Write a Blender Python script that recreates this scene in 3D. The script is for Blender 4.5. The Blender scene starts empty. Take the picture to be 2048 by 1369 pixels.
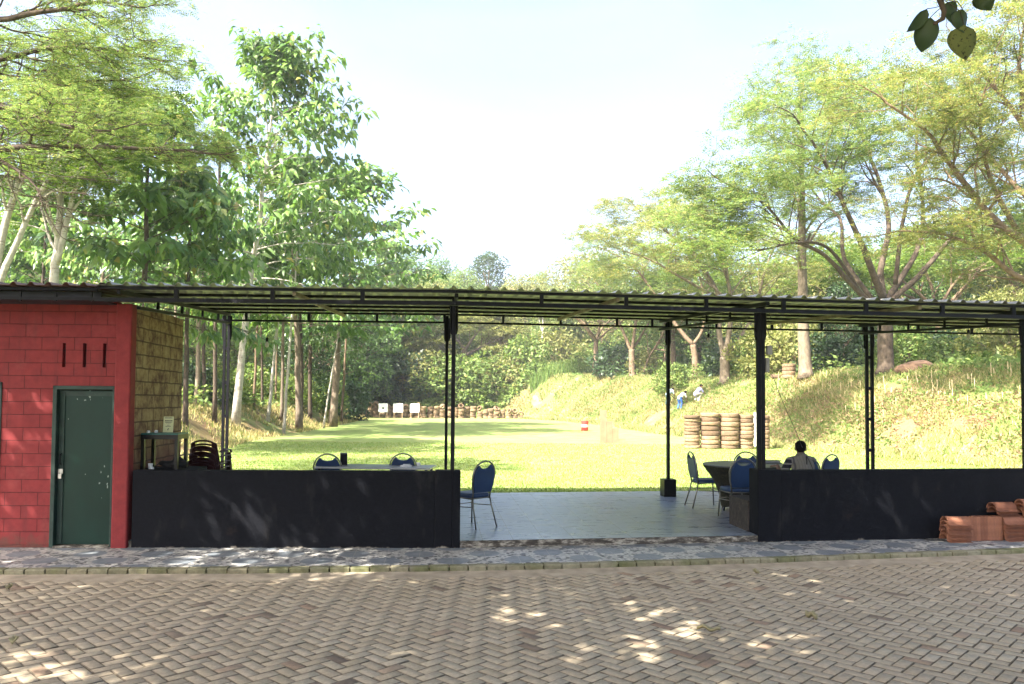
import bpy, bmesh, math, random
import numpy as np
from mathutils import Vector, Matrix, Euler

# ------------------------------------------------------------------ camera, sky, sun
S = bpy.context.scene
COL = S.collection
CAM_Z = 1.96
F_PX = 1550.0                       # focal length in pixels of the 2048-wide photograph
PITCH = math.radians(2.0)
ROLL = math.radians(0.4)
CY = 802 - F_PX * math.tan(PITCH)
cam_data = bpy.data.cameras.new("camera")
cam_data.sensor_width = 36.0
cam_data.lens = F_PX / 2048 * 36.0
cam_data.shift_y = (CY - 684.5) / 2048
cam_data.clip_end = 3000
cam = bpy.data.objects.new("camera", cam_data)
COL.objects.link(cam)
cam.location = (0, 0, CAM_Z)
cam.rotation_euler = (Matrix.Rotation(math.pi / 2 + PITCH, 3, 'X') @ Matrix.Rotation(ROLL, 3, 'Z')).to_euler()
S.camera = cam

SUN = Vector((0.52, 0.44, -0.73)).normalized()      # the way the light travels
ELEV = math.asin(-SUN.z)
world = bpy.data.worlds.new("World")
S.world = world
world.use_nodes = True
wn = world.node_tree.nodes
sky = wn.new('ShaderNodeTexSky')
sky.sky_type = 'NISHITA'
sky.sun_disc = False
sky.sun_elevation = ELEV
sky.sun_rotation = math.atan2(-SUN.x, -SUN.y)
sky.air_density = 0.7
sky.dust_density = 5.0
sky.ozone_density = 1.0
# thin high cloud veils the whole sky, a little thicker in streaks
wt = world.node_tree
w_co = wn.new('ShaderNodeTexCoord'); w_mp = wn.new('ShaderNodeMapping'); w_mp.inputs['Scale'].default_value = (1.2, 2.2, 5.0)
w_no = wn.new('ShaderNodeTexNoise'); w_no.inputs['Scale'].default_value = 1.6; w_no.inputs['Detail'].default_value = 6; w_no.inputs['Distortion'].default_value = .7
w_mr = wn.new('ShaderNodeMapRange'); w_mr.inputs[1].default_value = .35; w_mr.inputs[2].default_value = .72; w_mr.inputs[3].default_value = .03; w_mr.inputs[4].default_value = .30
w_mx = wn.new('ShaderNodeMixRGB'); w_mx.inputs[2].default_value = (1.75, 1.92, 2.05, 1)
wt.links.new(w_co.outputs['Generated'], w_mp.inputs[0]); wt.links.new(w_mp.outputs[0], w_no.inputs['Vector']); wt.links.new(w_no.outputs[0], w_mr.inputs[0])
wt.links.new(w_mr.outputs[0], w_mx.inputs[0]); wt.links.new(sky.outputs[0], w_mx.inputs[1]); wt.links.new(w_mx.outputs[0], wn['Background'].inputs[0])
wn['Background'].inputs[1].default_value = 0.15
sl = bpy.data.lights.new("sun", 'SUN')
sl.energy = 5.0
sl.angle = math.radians(0.5)
sl.color = (1.0, 0.94, 0.84)
so = bpy.data.objects.new("sun", sl)
so.rotation_euler = SUN.to_track_quat('-Z', 'Y').to_euler()
so.location = (-20, -10, 20)
COL.objects.link(so)
S.view_settings.view_transform = 'Standard'
S.view_settings.look = 'None'
S.view_settings.exposure = 2.30
S.view_settings.gamma = 1.0
S.cycles.max_bounces = 7
S.cycles.diffuse_bounces = 3
S.cycles.transmission_bounces = 4
S.cycles.transparent_max_bounces = 8
S.cycles.use_denoising = True

rng = np.random.default_rng(7)
PI = math.pi

# ------------------------------------------------------------------ helpers: measuring
def ray(px, py):
    a = (px - 1024) / F_PX; b = -(py - CY) / F_PX
    c, s = math.cos(ROLL), math.sin(ROLL)
    x = a * c - b * s; y = a * s + b * c
    return Vector((x, math.cos(PITCH) - math.sin(PITCH) * y, math.sin(PITCH) + math.cos(PITCH) * y))
def at(px, py, Y):
    r = ray(px, py); return Vector((0, 0, CAM_Z)) + r * (Y / r.y)
# facade coordinates: s along the front of the shelter, t behind it
P0 = Vector((-0.76, 10.05, 0))
DL = Vector((math.cos(math.radians(1.8)), math.sin(math.radians(1.8)), 0))
DR = Vector((math.cos(math.radians(8.0)), math.sin(math.radians(8.0)), 0))
NN = Vector((-math.sin(math.radians(5.3)), math.cos(math.radians(5.3)), 0))
ROT_L, ROT_R, ROT_N = math.radians(1.8), math.radians(8.0), math.radians(5.3)
def W(s, t, z=0.0):
    return P0 + (DL if s < 0 else DR) * s + NN * t + Vector((0, 0, z))

# ------------------------------------------------------------------ helpers: objects
def tag(o, label=None, cat=None, group=None, kind=None):
    if label:
        o['label'] = label
        if not kind and 'kind' not in o: o['kind'] = 'thing'
    if cat: o['category'] = cat
    if group: o['group'] = group
    if kind: o['kind'] = kind
    return o
def empty(name, loc=(0, 0, 0), rz=0.0, label=None, cat=None, group=None):
    o = bpy.data.objects.new(name, None)
    o.empty_display_size = 0.2
    COL.objects.link(o)
    o.location = loc; o.rotation_euler = (0, 0, rz)
    return tag(o, label, cat, group)
KIDS = {}
def kid(o, parent):
    if parent is not None:
        o.parent = parent
        KIDS.setdefault(parent.name, []).append(o)
    return o
def copy_tree(o, parent=None):
    c = o.copy(); COL.objects.link(c)
    if parent is not None: kid(c, parent)
    for ch in KIDS.get(o.name, []):
        copy_tree(ch, c)
    return c

class MB:
    """collects geometry for ONE mesh object"""
    def __init__(self):
        self.v = []; self.f = []; self.m = []; self.mi = 0
    def add(self, vs, fs):
        b = len(self.v)
        self.v.extend([tuple(x) for x in vs])
        self.f.extend([tuple(i + b for i in q) for q in fs])
        self.m.extend([self.mi] * len(fs))
        return self
    def box(self, x0, x1, y0, y1, z0, z1, T=None):
        vs = [Vector(p) for p in ((x0,y0,z0),(x1,y0,z0),(x1,y1,z0),(x0,y1,z0),(x0,y0,z1),(x1,y0,z1),(x1,y1,z1),(x0,y1,z1))]
        if T is not None: vs = [T(p) if callable(T) else T @ p for p in vs]
        return self.add(vs, [(0,3,2,1),(4,5,6,7),(0,1,5,4),(1,2,6,5),(2,3,7,6),(3,0,4,7)])
    def beam(self, a, b, w, h, up=(0, 0, 1)):
        a = Vector(a); b = Vector(b); d = (b - a).normalized()
        u = Vector(up); x = d.cross(u)
        if x.length < 1e-4: x = d.cross(Vector((0, 1, 0)))
        x.normalize(); u = x.cross(d).normalized()
        vs = []
        for p in (a, b):
            for sx, su in ((-1,-1),(1,-1),(1,1),(-1,1)):
                vs.append(p + x * (sx * w / 2) + u * (su * h / 2))
        return self.add(vs, [(3,2,1,0),(4,5,6,7),(0,1,5,4),(1,2,6,5),(2,3,7,6),(3,0,4,7)])
    def tube(self, pts, r, n=8, cap=True, flat=1.0):
        pts = [Vector(p) for p in pts]
        rs = r if hasattr(r, '__len__') else [r] * len(pts)
        vs = []; fs = []; x = None
        for i, p in enumerate(pts):
            d = (pts[min(i + 1, len(pts) - 1)] - pts[max(i - 1, 0)])
            d = d.normalized() if d.length > 1e-9 else Vector((0, 0, 1))
            if x is None:
                x = d.cross(Vector((0, 0, 1)))
                if x.length < 1e-3: x = Vector((1, 0, 0))
            x = (x - d * x.dot(d)).normalized()
            y = d.cross(x)
            for k in range(n):
                a = 2 * PI * k / n
                vs.append(p + (x * math.cos(a) + y * (math.sin(a) * flat)) * rs[i])
        for i in range(len(pts) - 1):
            for k in range(n):
                k2 = (k + 1) % n
                fs.append((i*n + k, i*n + k2, (i+1)*n + k2, (i+1)*n + k))
        if cap:
            fs.append(tuple(range(n))[::-1]); fs.append(tuple(range((len(pts)-1)*n, len(pts)*n)))
        return self.add(vs, fs)
    def lathe(self, prof, n=24, c=(0, 0, 0), cap=True):
        vs = []; fs = []
        for r, z in prof:
            for k in range(n):
                a = 2 * PI * k / n
                vs.append((c[0] + r * math.cos(a), c[1] + r * math.sin(a), c[2] + z))
        for i in range(len(prof) - 1):
            for k in range(n):
                k2 = (k + 1) % n
                fs.append((i*n + k, i*n + k2, (i+1)*n + k2, (i+1)*n + k))
        if cap:
            fs.append(tuple(range(n))[::-1]); fs.append(tuple(range((len(prof)-1)*n, len(prof)*n)))
        return self.add(vs, fs)
    def ball(self, c, r, n=12, m=8, T=None):
        r = r if hasattr(r, '__len__') else (r, r, r)
        vs = []; fs = []
        for i in range(m + 1):
            th = PI * i / m
            for k in range(n):
                a = 2 * PI * k / n
                p = Vector((r[0]*math.sin(th)*math.cos(a), r[1]*math.sin(th)*math.sin(a), r[2]*math.cos(th)))
                if T is not None: p = T @ p
                vs.append(Vector(c) + p)
        for i in range(m):
            for k in range(n):
                k2 = (k + 1) % n
                fs.append((i*n + k, (i+1)*n + k, (i+1)*n + k2, i*n + k2))
        return self.add(vs, fs)
    def prism(self, poly, y0, y1, T=None):
        """outline in x,z extruded along y"""
        n = len(poly)
        vs = [Vector((x, y0, z)) for x, z in poly] + [Vector((x, y1, z)) for x, z in poly]
        if T is not None: vs = [T @ p for p in vs]
        fs = [tuple(range(n)), tuple(range(n, 2*n))[::-1]]
        for i in range(n):
            j = (i + 1) % n
            fs.append((i, i + n, j + n, j))
        return self.add(vs, fs)
    def build(self, name, mat, parent=None, smooth=False, bevel=0.0, loc=None, fix=True):
        me = bpy.data.meshes.new(name)
        me.from_pydata(self.v, [], self.f)
        mats = mat if isinstance(mat, (list, tuple)) else [mat]
        for mm in mats: me.materials.append(mm)
        if len(mats) > 1:
            me.polygons.foreach_set('material_index', self.m)
        if fix and len(self.f) < 20000:
            bm = bmesh.new(); bm.from_mesh(me)
            bmesh.ops.recalc_face_normals(bm, faces=bm.faces)
            bm.to_mesh(me); bm.free()
        if smooth: me.polygons.foreach_set('use_smooth', [True] * len(me.polygons))
        me.update()
        o = bpy.data.objects.new(name, me)
        COL.objects.link(o)
        if loc is not None: o.location = loc
        kid(o, parent)
        if bevel:
            b = o.modifiers.new('bevel', 'BEVEL'); b.width = bevel; b.segments = 2
            b.limit_method = 'ANGLE'; b.angle_limit = math.radians(40)
        return o

def np_mesh(name, V, Fc, mat, nper, parent=None, smooth=False):
    """V (n,3), Fc (m,nper) as one mesh"""
    me = bpy.data.meshes.new(name)
    V = np.ascontiguousarray(V, dtype=np.float32); Fc = np.ascontiguousarray(Fc, dtype=np.int32)
    me.vertices.add(len(V)); me.vertices.foreach_set('co', V.ravel())
    me.loops.add(Fc.size); me.loops.foreach_set('vertex_index', Fc.ravel())
    me.polygons.add(len(Fc))
    me.polygons.foreach_set('loop_start', np.arange(0, Fc.size, nper, dtype=np.int32))
    me.polygons.foreach_set('loop_total', np.full(len(Fc), nper, dtype=np.int32))
    me.update(calc_edges=True)
    if smooth: me.polygons.foreach_set('use_smooth', np.ones(len(Fc), dtype=bool))
    me.materials.append(mat)
    o = bpy.data.objects.new(name, me)
    COL.objects.link(o)
    return kid(o, parent)

# ------------------------------------------------------------------ helpers: materials
class NT:
    def __init__(self, name):
        self.mat = bpy.data.materials.new(name); self.mat.use_nodes = True
        self.t = self.mat.node_tree; self.n = self.t.nodes
        self.b = self.n['Principled BSDF']; self.out = self.n['Material Output']
    def new(self, kind, **kw):
        nd = self.n.new('ShaderNode' + kind)
        for k, v in kw.items():
            if k in nd.inputs: 
                self.set(nd.inputs[k], v)
            else: setattr(nd, k, v)
        return nd
    def set(self, sock, v):
        if isinstance(v, bpy.types.NodeSocket): self.t.links.new(v, sock)
        elif isinstance(v, (tuple, list)) and sock.type == 'RGBA' and len(v) == 3: sock.default_value = (*v, 1)
        else: sock.default_value = v
    def coord(self, which='Object', scale=None):
        c = self.new('TexCoord').outputs[which]
        if scale is None: return c
        m = self.new('Mapping'); self.t.links.new(c, m.inputs[0]); m.inputs['Scale'].default_value = scale
        return m.outputs[0]
    def noise(self, scale, detail=3, rough=0.55, vec=None, dist=0.0):
        nd = self.new('TexNoise'); nd.inputs['Scale'].default_value = scale; nd.inputs['Detail'].default_value = detail
        nd.inputs['Roughness'].default_value = rough; nd.inputs['Distortion'].default_value = dist
        self.t.links.new(vec if vec is not None else self.coord(), nd.inputs['Vector'])
        return nd.outputs[0]
    def ramp(self, fac, stops, interp='LINEAR'):
        nd = self.new('ValToRGB'); cr = nd.color_ramp; cr.interpolation = interp
        while len(cr.elements) < len(stops): cr.elements.new(0.5)
        for e, (p, c) in zip(cr.elements, stops):
            e.position = p; e.color = (*c, 1) if hasattr(c, '__len__') else (c, c, c, 1)
        self.t.links.new(fac, nd.inputs[0]); return nd.outputs[0]
    def mix(self, fac, a, b, mode='MIX'):
        nd = self.new('MixRGB'); nd.blend_type = mode
        self.set(nd.inputs[0], fac); self.set(nd.inputs[1], a); self.set(nd.inputs[2], b)
        return nd.outputs[0]
    def math(self, op, a, b=0.0, c=None):
        nd = self.new('Math'); nd.operation = op
        self.set(nd.inputs[0], a); self.set(nd.inputs[1], b)
        if c is not None: self.set(nd.inputs[2], c)
        return nd.outputs[0]
    def bump(self, h, strength=0.3, dist=0.01):
        nd = self.new('Bump'); nd.inputs['Strength'].default_value = strength; nd.inputs['Distance'].default_value = dist
        self.t.links.new(h, nd.inputs['Height']); self.t.links.new(nd.outputs[0], self.b.inputs['Normal'])
    def base(self, c, rough=0.8, metal=0.0, spec=0.5):
        self.set(self.b.inputs['Base Color'], c); self.set(self.b.inputs['Roughness'], rough)
        self.b.inputs['Metallic'].default_value = metal; self.b.inputs['Specular IOR Level'].default_value = spec
        return self.mat
    def comb(self, a, b, co=None):
        s = self.new('SeparateXYZ'); self.t.links.new(co if co is not None else self.coord(), s.inputs[0])
        c = self.new('CombineXYZ'); self.t.links.new(s.outputs[a], c.inputs[0]); self.t.links.new(s.outputs[b], c.inputs[1])
        return c.outputs[0]
    def island(self):
        return self.new('NewGeometry').outputs['Random Per Island']

def m_plain(name, c, rough=0.7, metal=0.0, var=0.25, scale=6.0, bump=0.15, spec=0.4, bs=60):
    t = NT(name)
    n = t.noise(scale, 4)
    lo = tuple(x * (1 - var) for x in c); hi = tuple(min(1, x * (1 + var)) for x in c)
    col = t.ramp(n, [(0.3, lo), (0.7, hi)])
    if bump: t.bump(t.noise(bs, 3), bump, 0.004)
    return t.base(col, rough, metal, spec)

def m_leaf(name, stops, trans=0.4, rough=0.5, gloss=0.5):
    """foliage: every leaf its own tone, light passing through"""
    t = NT(name)
    col = t.ramp(t.island(), stops)
    big = t.noise(0.35, 2)
    col = t.mix(0.35, col, t.ramp(big, [(0.3, 0.55), (0.7, 1.35)]), 'MULTIPLY')
    t.base(col, rough, 0.0, gloss)
    tr = t.new('BsdfTranslucent')
    t.t.links.new(t.mix(1.0, col, (1.12, 1.15, 0.72), 'MULTIPLY'), tr.inputs['Color'])
    mx = t.new('MixShader'); mx.inputs[0].default_value = trans
    t.t.links.new(t.b.outputs[0], mx.inputs[1]); t.t.links.new(tr.outputs[0], mx.inputs[2])
    t.t.links.new(mx.outputs[0], t.out.inputs[0])
    return t.mat

M = {}
# ------------------------------------------------------------------ terrain
def sm(a, b, x):
    t = np.clip((x - a) / (b - a), 0, 1); return t * t * (3 - 2 * t)
RY = np.array([-60, 12, 15, 23, 33, 45, 60, 72, 80, 86, 200]); RX = np.array([19., 18.5, 17.6, 15.6, 12.2, 10.2, 8.9, 6.5, 3.0, -3., -3.])
LY = np.array([-60, 12, 20, 28, 33, 50, 65, 80, 200]); LX = np.array([-9.2, -9.2, -9.8, -10.6, -11.8, -12.5, -13.6, -14.8, -14.8])
def vnoise(x, y, sc, seed):
    """smooth value noise"""
    r = np.random.default_rng(seed); T = r.random((64, 64))
    u = np.asarray(x) / sc + 200.3; v = np.asarray(y) / sc + 200.7
    i = np.floor(u).astype(int); j = np.floor(v).astype(int)
    a = u - i; b = v - j; a = a*a*(3-2*a); b = b*b*(3-2*b)
    g = lambda p, q: T[p % 64, q % 64]
    return (g(i,j)*(1-a)+g(i+1,j)*a)*(1-b) + (g(i,j+1)*(1-a)+g(i+1,j+1)*a)*b
def zones(x, y):
    dr = x - np.interp(y, RY, RX); dl = np.interp(y, LY, LX) - x
    wob = (vnoise(x, y, 2.7, 3) - .5) * 1.0
    db = (y - 84.0)
    return dr + wob, dl + wob * .8, db + wob
def ground(x, y):
    x = np.asarray(x, float); y = np.asarray(y, float)
    dr, dl, db = zones(x, y)
    hr = np.interp(y, [10, 24, 40, 60, 85], [3.0, 3.2, 3.3, 3.6, 4.6])
    zr = hr * np.clip(dr / 5.2, 0, 1) ** .85 + np.clip(dr - 5.2, 0, 60) * .045
    zl = 1.45 * sm(0, 3.2, dl) + np.clip(dl - 3, 0, 60) * .02
    zb = np.clip(db, 0, 22) * .50 + np.clip(db - 22, 0, 100) * .22
    far = sm(60, 84, y)
    z = np.maximum(np.maximum(np.where(dr > 0, zr, 0), np.where(dl > 0, zl, 0)), np.where(db > 0, zb, 0))
    n = (vnoise(x, y, 1.3, 5) - .5) * .22 + (vnoise(x, y, .5, 6) - .5) * .09
    z = z + n * np.clip(z, 0, .6) / .6
    front = sm(9.5, 14.0, y)
    return np.where(y < 14.0, -.08 + .18 * front, .1) + z * sm(11, 16, y)
def gz(x, y): return float(ground(np.array([x]), np.array([y]))[0])

xs = np.unique(np.concatenate([np.linspace(-700, -70, 12), np.linspace(-70, -26, 30), np.linspace(-26, 34, 121), np.linspace(34, 80, 30), np.linspace(80, 700, 12)]))
ys = np.unique(np.concatenate([np.linspace(-300, -20, 8), np.linspace(-20, 10, 12), np.linspace(10, 60, 111), np.linspace(60, 125, 91), np.linspace(125, 200, 20), np.linspace(200, 1200, 12)]))
GX, GY = np.meshgrid(xs, ys)
GZ = ground(GX, GY)
nx, ny = len(xs), len(ys)
idx = np.arange(nx * ny).reshape(ny, nx)
Fq = np.stack([idx[:-1,:-1], idx[:-1,1:], idx[1:,1:], idx[1:,:-1]], -1).reshape(-1, 4)

t = NT('ground_cover')
vc = t.new('VertexColor'); vc.layer_name = 'zone'
sp = t.new('SeparateColor'); t.t.links.new(vc.outputs[0], sp.inputs[0])
n1 = t.noise(1.1, 5, .65); n2 = t.noise(9.0, 4, .7); n3 = t.noise(45.0, 3, .6)
lawn = t.mix(t.ramp(n1, [(.35, 0.), (.7, 1.)]), (.19, .27, .07), (.29, .32, .12))
lawn = t.mix(t.ramp(n2, [(.42, 0.), (.75, .55)]), lawn, (.10, .19, .03))
lawn = t.mix(t.ramp(t.noise(.33, 5, .7), [(.52, 0.), (.68, .65)]), lawn, (.33, .30, .13))
lawn = t.mix(t.ramp(t.noise(2.4, 5, .75), [(.64, 0.), (.72, .6)]), lawn, (.27, .20, .11))
dry = t.mix(t.ramp(n2, [(.3, 0.), (.65, 1.)]), (.17, .115, .055), (.34, .265, .14))
dry = t.mix(t.ramp(n1, [(.40, 0.), (.54, .85)]), dry, (.13, .20, .05))
soil = t.mix(n2, (.13, .065, .038), (.26, .15, .09))
under = t.mix(n2, (.05, .085, .02), (.12, .17, .04))
c = t.mix(sp.outputs[0], under, lawn); c = t.mix(sp.outputs[1], c, dry); c = t.mix(sp.outputs[2], c, soil)
c = t.mix(.5, c, t.ramp(n3, [(.25, .55), (.75, 1.45)]), 'MULTIPLY')
t.bump(n3, .6, .03)
M['ground'] = t.base(c, .95, 0, .15)
g = np_mesh('ground', np.stack([GX.ravel(), GY.ravel(), GZ.ravel()], 1), Fq, M['ground'], 4, smooth=True)
tag(g, kind='structure')
dr, dl, db = zones(GX.ravel(), GY.ravel())
out = np.maximum(np.maximum(dr, dl), db)
lawnw = 1 - sm(-.6, .25, out)
patch = vnoise(GX.ravel(), GY.ravel(), 2.2, 11)
nearedge = sm(-2.4, -.1, np.maximum(dr, -9)) * sm(.3, .6, patch)
dryw = np.where(dr > -2.5, np.maximum(nearedge, sm(-.6, .3, dr)) * (1 - sm(6, 9, dr)), sm(-.8, .2, dl) * (1 - sm(2.4, 4.5, dl)))
dryw = np.where(db > 1.0, dryw * .0 + sm(5, 7, GX.ravel()) * .8 * (1 - sm(6, 9, dr)), dryw)
soilw = np.where((dr > .8) & (dr < 7), sm(.55, .70, vnoise(GX.ravel() * 1.0, GY.ravel() * 1.6, 2.1, 21)) * .85, 0)
soilw = np.where((dl > -.2) & (dl < 2.5), sm(.5, .75, vnoise(GX.ravel(), GY.ravel(), 1.6, 23)) * .7, soilw)
colr = np.stack([lawnw, np.clip(dryw, 0, 1), np.clip(soilw, 0, 1), np.ones_like(lawnw)], 1).astype(np.float32)
at_ = g.data.color_attributes.new('zone', 'FLOAT_COLOR', 'POINT')
at_.data.foreach_set('color', colr.ravel())

# ------------------------------------------------------------------ brick paving, kerb, walkway, shelter floor
KX = np.array([-14, -9, -5.61, -2.91, .02, 2.91, 6.74, 10, 14]); KY = np.array([8.35, 8.48, 8.60, 8.73, 9.0, 9.46, 10.22, 10.9, 11.8])
def kerb_y(x): return np.interp(x, KX, KY)

t = NT('paver')
r = t.island()
c = t.ramp(r, [(0, (.36, .295, .20)), (.25, (.40, .33, .23)), (.5, (.43, .36, .255)), (.75, (.39, .315, .215)), (.96, (.45, .375, .27)), (.978, (.30, .205, .135)), (.993, (.17, .13, .095))])
n1 = t.noise(.55, 4, .6); n2 = t.noise(26, 4, .7); n3 = t.noise(160, 2, .6)
c = t.mix(t.ramp(n1, [(.45, 0.), (.75, .5)]), c, (.37, .285, .20))
c = t.mix(.55, c, t.ramp(n2, [(.3, .62), (.7, 1.3)]), 'MULTIPLY')
c = t.mix(t.ramp(n3, [(.62, 0.), (.72, .6)]), c, (.12, .10, .08))
sepx = t.new('SeparateXYZ'); t.t.links.new(t.coord(), sepx.inputs[0])
t.bump(t.mix(.5, n2, n3), .35, .004)
M['paver'] = t.base(c, .88, 0, .25)
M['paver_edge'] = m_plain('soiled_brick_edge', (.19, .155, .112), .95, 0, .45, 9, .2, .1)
M['sand'] = m_plain('joint_sand', (.045, .035, .026), .95, 0, .35, 14, .4, .2)
M['sandlight'] = m_plain('sandy_mortar', (.36, .30, .22), .95, 0, .25, 5, .5, .2)

def paving():
    w = .104
    th = math.radians(45.6); ct, st = math.cos(th), math.sin(th)
    loc = np.random.default_rng(5)
    V = []; 
    gap = .007; ch = .0042
    for i in range(-190, 190):
        for j in range(-110, 110):
            ox, oy = i + 2 * j, i - 2 * j
            for (bx, by, lx, ly) in ((0, 0, 2, 1), (2, -1, 1, 2)):
                cx, cyy = (ox + bx + lx / 2) * w, (oy + by + ly / 2) * w
                X, Y = ct * cx - st * cyy, st * cx + ct * cyy
                Y += 4
                if X < -9.5 or X > 10.5 or Y < -4 or Y > kerb_y(X) - .27: continue
                if abs(X) > 2.5 + .78 * max(Y, 0) + 2.0: continue
                V.append((X, Y, lx * w / 2 - gap / 2, ly * w / 2 - gap / 2))
    V = np.array(V); n = len(V)
    hx, hy = V[:, 2], V[:, 3]
    dz = loc.normal(0, .0018, n); tx = loc.normal(0, .005, n); ty = loc.normal(0, .005, n); rz = loc.normal(0, .012, n)
    vs = np.zeros((n, 12, 3), np.float32)
    k = 0
    for inset, zz in ((ch, 0.0), (0, -ch), (0, -.024)):
        for sx, sy in ((-1,-1),(1,-1),(1,1),(-1,1)):
            lx = sx * (hx - inset); ly = sy * (hy - inset)
            a = th + rz
            vs[:, k, 0] = V[:, 0] + np.cos(a) * lx - np.sin(a) * ly
            vs[:, k, 1] = V[:, 1] + np.sin(a) * lx + np.cos(a) * ly
            vs[:, k, 2] = zz + dz + tx * lx + ty * ly
            k += 1
    f = [(0,1,2,3)]
    for a in (0, 4):
        for q in range(4):
            q2 = (q + 1) % 4
            f.append((a+q, a+4+q, a+4+q2, a+q2))
    f = np.array(f)
    Fc = (f[None] + (np.arange(n) * 12)[:, None, None]).reshape(-1, 4)
    o = np_mesh('brick_paving', vs.reshape(-1, 3), Fc, M['paver'], 4)
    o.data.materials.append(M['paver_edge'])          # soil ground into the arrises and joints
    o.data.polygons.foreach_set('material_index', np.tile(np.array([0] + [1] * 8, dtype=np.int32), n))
    return tag(o, kind='structure')
paving()
def strip(name, f0, f1, z, mat, x0=-14., x1=14., n=90, thick=.0):
    xx = np.linspace(x0, x1, n)
    V = []; 
    for x in xx: V += [(x, f0(x), z), (x, f1(x), z)]
    Fc = [(2*i, 2*i+2, 2*i+3, 2*i+1) for i in range(n - 1)]
    o = np_mesh(name, np.array(V), np.array(Fc), mat, 4)
    return tag(o, kind='structure')
strip('paving_bed', lambda x: -8 + 0*x, lambda x: kerb_y(x) - .3, -.018, M['sand'])
# the plain mortar band between the pavers and the kerb, ragged along the bricks
loc = np.random.default_rng(9)
xx = np.linspace(-12, 12, 420)
V = []
for x in xx:
    e = kerb_y(x)
    V += [(x, e - .30 - loc.random() * .12, -.006), (x, e - .12, .0035 + loc.random()*.003), (x, e + .02, .010)]
Fc = []
for i in range(len(xx) - 1):
    a = 3 * i
    Fc += [(a, a+3, a+4, a+1), (a+1, a+4, a+5, a+2)]
tag(np_mesh('mortar_strip', np.array(V), np.array(Fc), M['sandlight'], 4, smooth=True), kind='structure')

t = NT('kerb_stone')
c = t.ramp(t.island(), [(0, (.20, .185, .115)), (.5, (.27, .25, .17)), (1, (.23, .205, .13))])
n2 = t.noise(18, 4, .65); n1 = t.noise(2.2, 3)
c = t.mix(t.ramp(n1, [(.45, 0.), (.65, .65)]), c, (.10, .115, .035))
c = t.mix(.6, c, t.ramp(n2, [(.3, .55), (.7, 1.35)]), 'MULTIPLY')
t.bump(n2, .5, .006)
M['kerb'] = t.base(c, .92, 0, .2)
kb = MB(); x = -12.0; loc = np.random.default_rng(13)
while x < 12.5:
    L = .212 + loc.random() * .02
    y = float(kerb_y(x + L / 2)); a = math.atan2(float(kerb_y(x + L)) - float(kerb_y(x)), L)
    T = Matrix.Translation((x + L / 2, y, 0)) @ Matrix.Rotation(a + loc.normal(0, .012), 4, 'Z')
    h = .063 + loc.normal(0, .002); d = .115; l = L / 2 - .008; c_ = .012; of = loc.normal(0, .004)
    pts = [(-l,of,-.03),(l,of,-.03),(l,of,h-c_),(-l,of,h-c_),(-l,of+c_,h),(l,of+c_,h),(l,d,h),(-l,d,h),(-l,d,-.03),(l,d,-.03)]
    kb.add([T @ Vector(p) for p in pts], [(0,1,2,3),(3,2,5,4),(4,5,6,7),(7,6,9,8),(0,3,4,7,8),(1,9,6,5,2)])
    x += L * math.cos(a)
tag(kb.build('kerb', M['kerb']), kind='structure')
strip('kerb_mortar', lambda x: kerb_y(x) + .012, lambda x: kerb_y(x) + .13, .052, M['sandlight'], -12.2, 12.2, 120)

# patterned walkway tiles: slate roundels set in black and white pebbles
t = NT('pebble_tile')
co = t.coord('UV')
def cell(shift):
    mp = t.new('Mapping'); t.t.links.new(co, mp.inputs[0]); mp.inputs['Location'].default_value = (shift, shift, 0)
    f = t.new('VectorMath'); f.operation = 'FRACTION'; t.t.links.new(mp.outputs[0], f.inputs[0])
    s_ = t.new('VectorMath'); s_.operation = 'SUBTRACT'; t.t.links.new(f.outputs[0], s_.inputs[0]); s_.inputs[1].default_value = (.5, .5, 0)
    l = t.new('VectorMath'); l.operation = 'LENGTH'; t.t.links.new(s_.outputs[0], l.inputs[0])
    return l.outputs['Value']
d1 = cell(0.0); d2 = cell(.5)
dm = t.math('MINIMUM', d1, d2)
vo = t.new('TexVoronoi'); vo.inputs['Scale'].default_value = 16.0; t.t.links.new(co, vo.inputs['Vector'])
ve = t.new('TexVoronoi'); ve.feature = 'DISTANCE_TO_EDGE'; ve.inputs['Scale'].default_value = 16.0; t.t.links.new(co, ve.inputs['Vector'])
sc = t.new('SeparateColor'); t.t.links.new(vo.outputs['Color'], sc.inputs[0])
peb = t.ramp(sc.outputs[0], [(0, (.50, .49, .46)), (.42, (.38, .37, .355)), (.66, (.12, .13, .15)), (.86, (.03, .032, .04))], 'CONSTANT')
peb = t.mix(t.ramp(ve.outputs['Distance'], [(.03, 1.), (.09, 0.)]), peb, (.27, .26, .24))
slate = t.ramp(t.noise(5, 4, .6, co), [(.3, (.10, .125, .15)), (.7, (.17, .195, .22))])
slate = t.mix(t.ramp(vo.outputs['Distance'], [(.0, .0), (.6, .35)]), slate, (.24, .25, .26))
c = t.mix(t.ramp(dm, [(.225, 0.), (.245, 1.)]), slate, peb)
br = t.new('TexBrick'); br.offset = 0; t.t.links.new(co, br.inputs['Vector'])
br.inputs['Scale'].default_value = 1; br.inputs['Brick Width'].default_value = .5; br.inputs['Row Height'].default_value = .5; br.inputs['Mortar Size'].default_value = .004
c = t.mix(br.outputs['Fac'], c, (.30, .29, .27))
c = t.mix(t.ramp(t.noise(1.4, 4, .6, co), [(.5, 0.), (.75, .18)]), c, (.36, .31, .25))
M['pebble'] = t.base(c, t.ramp(t.noise(7, 3), [(.3, .42), (.7, .6)]), 0, .35)
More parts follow.
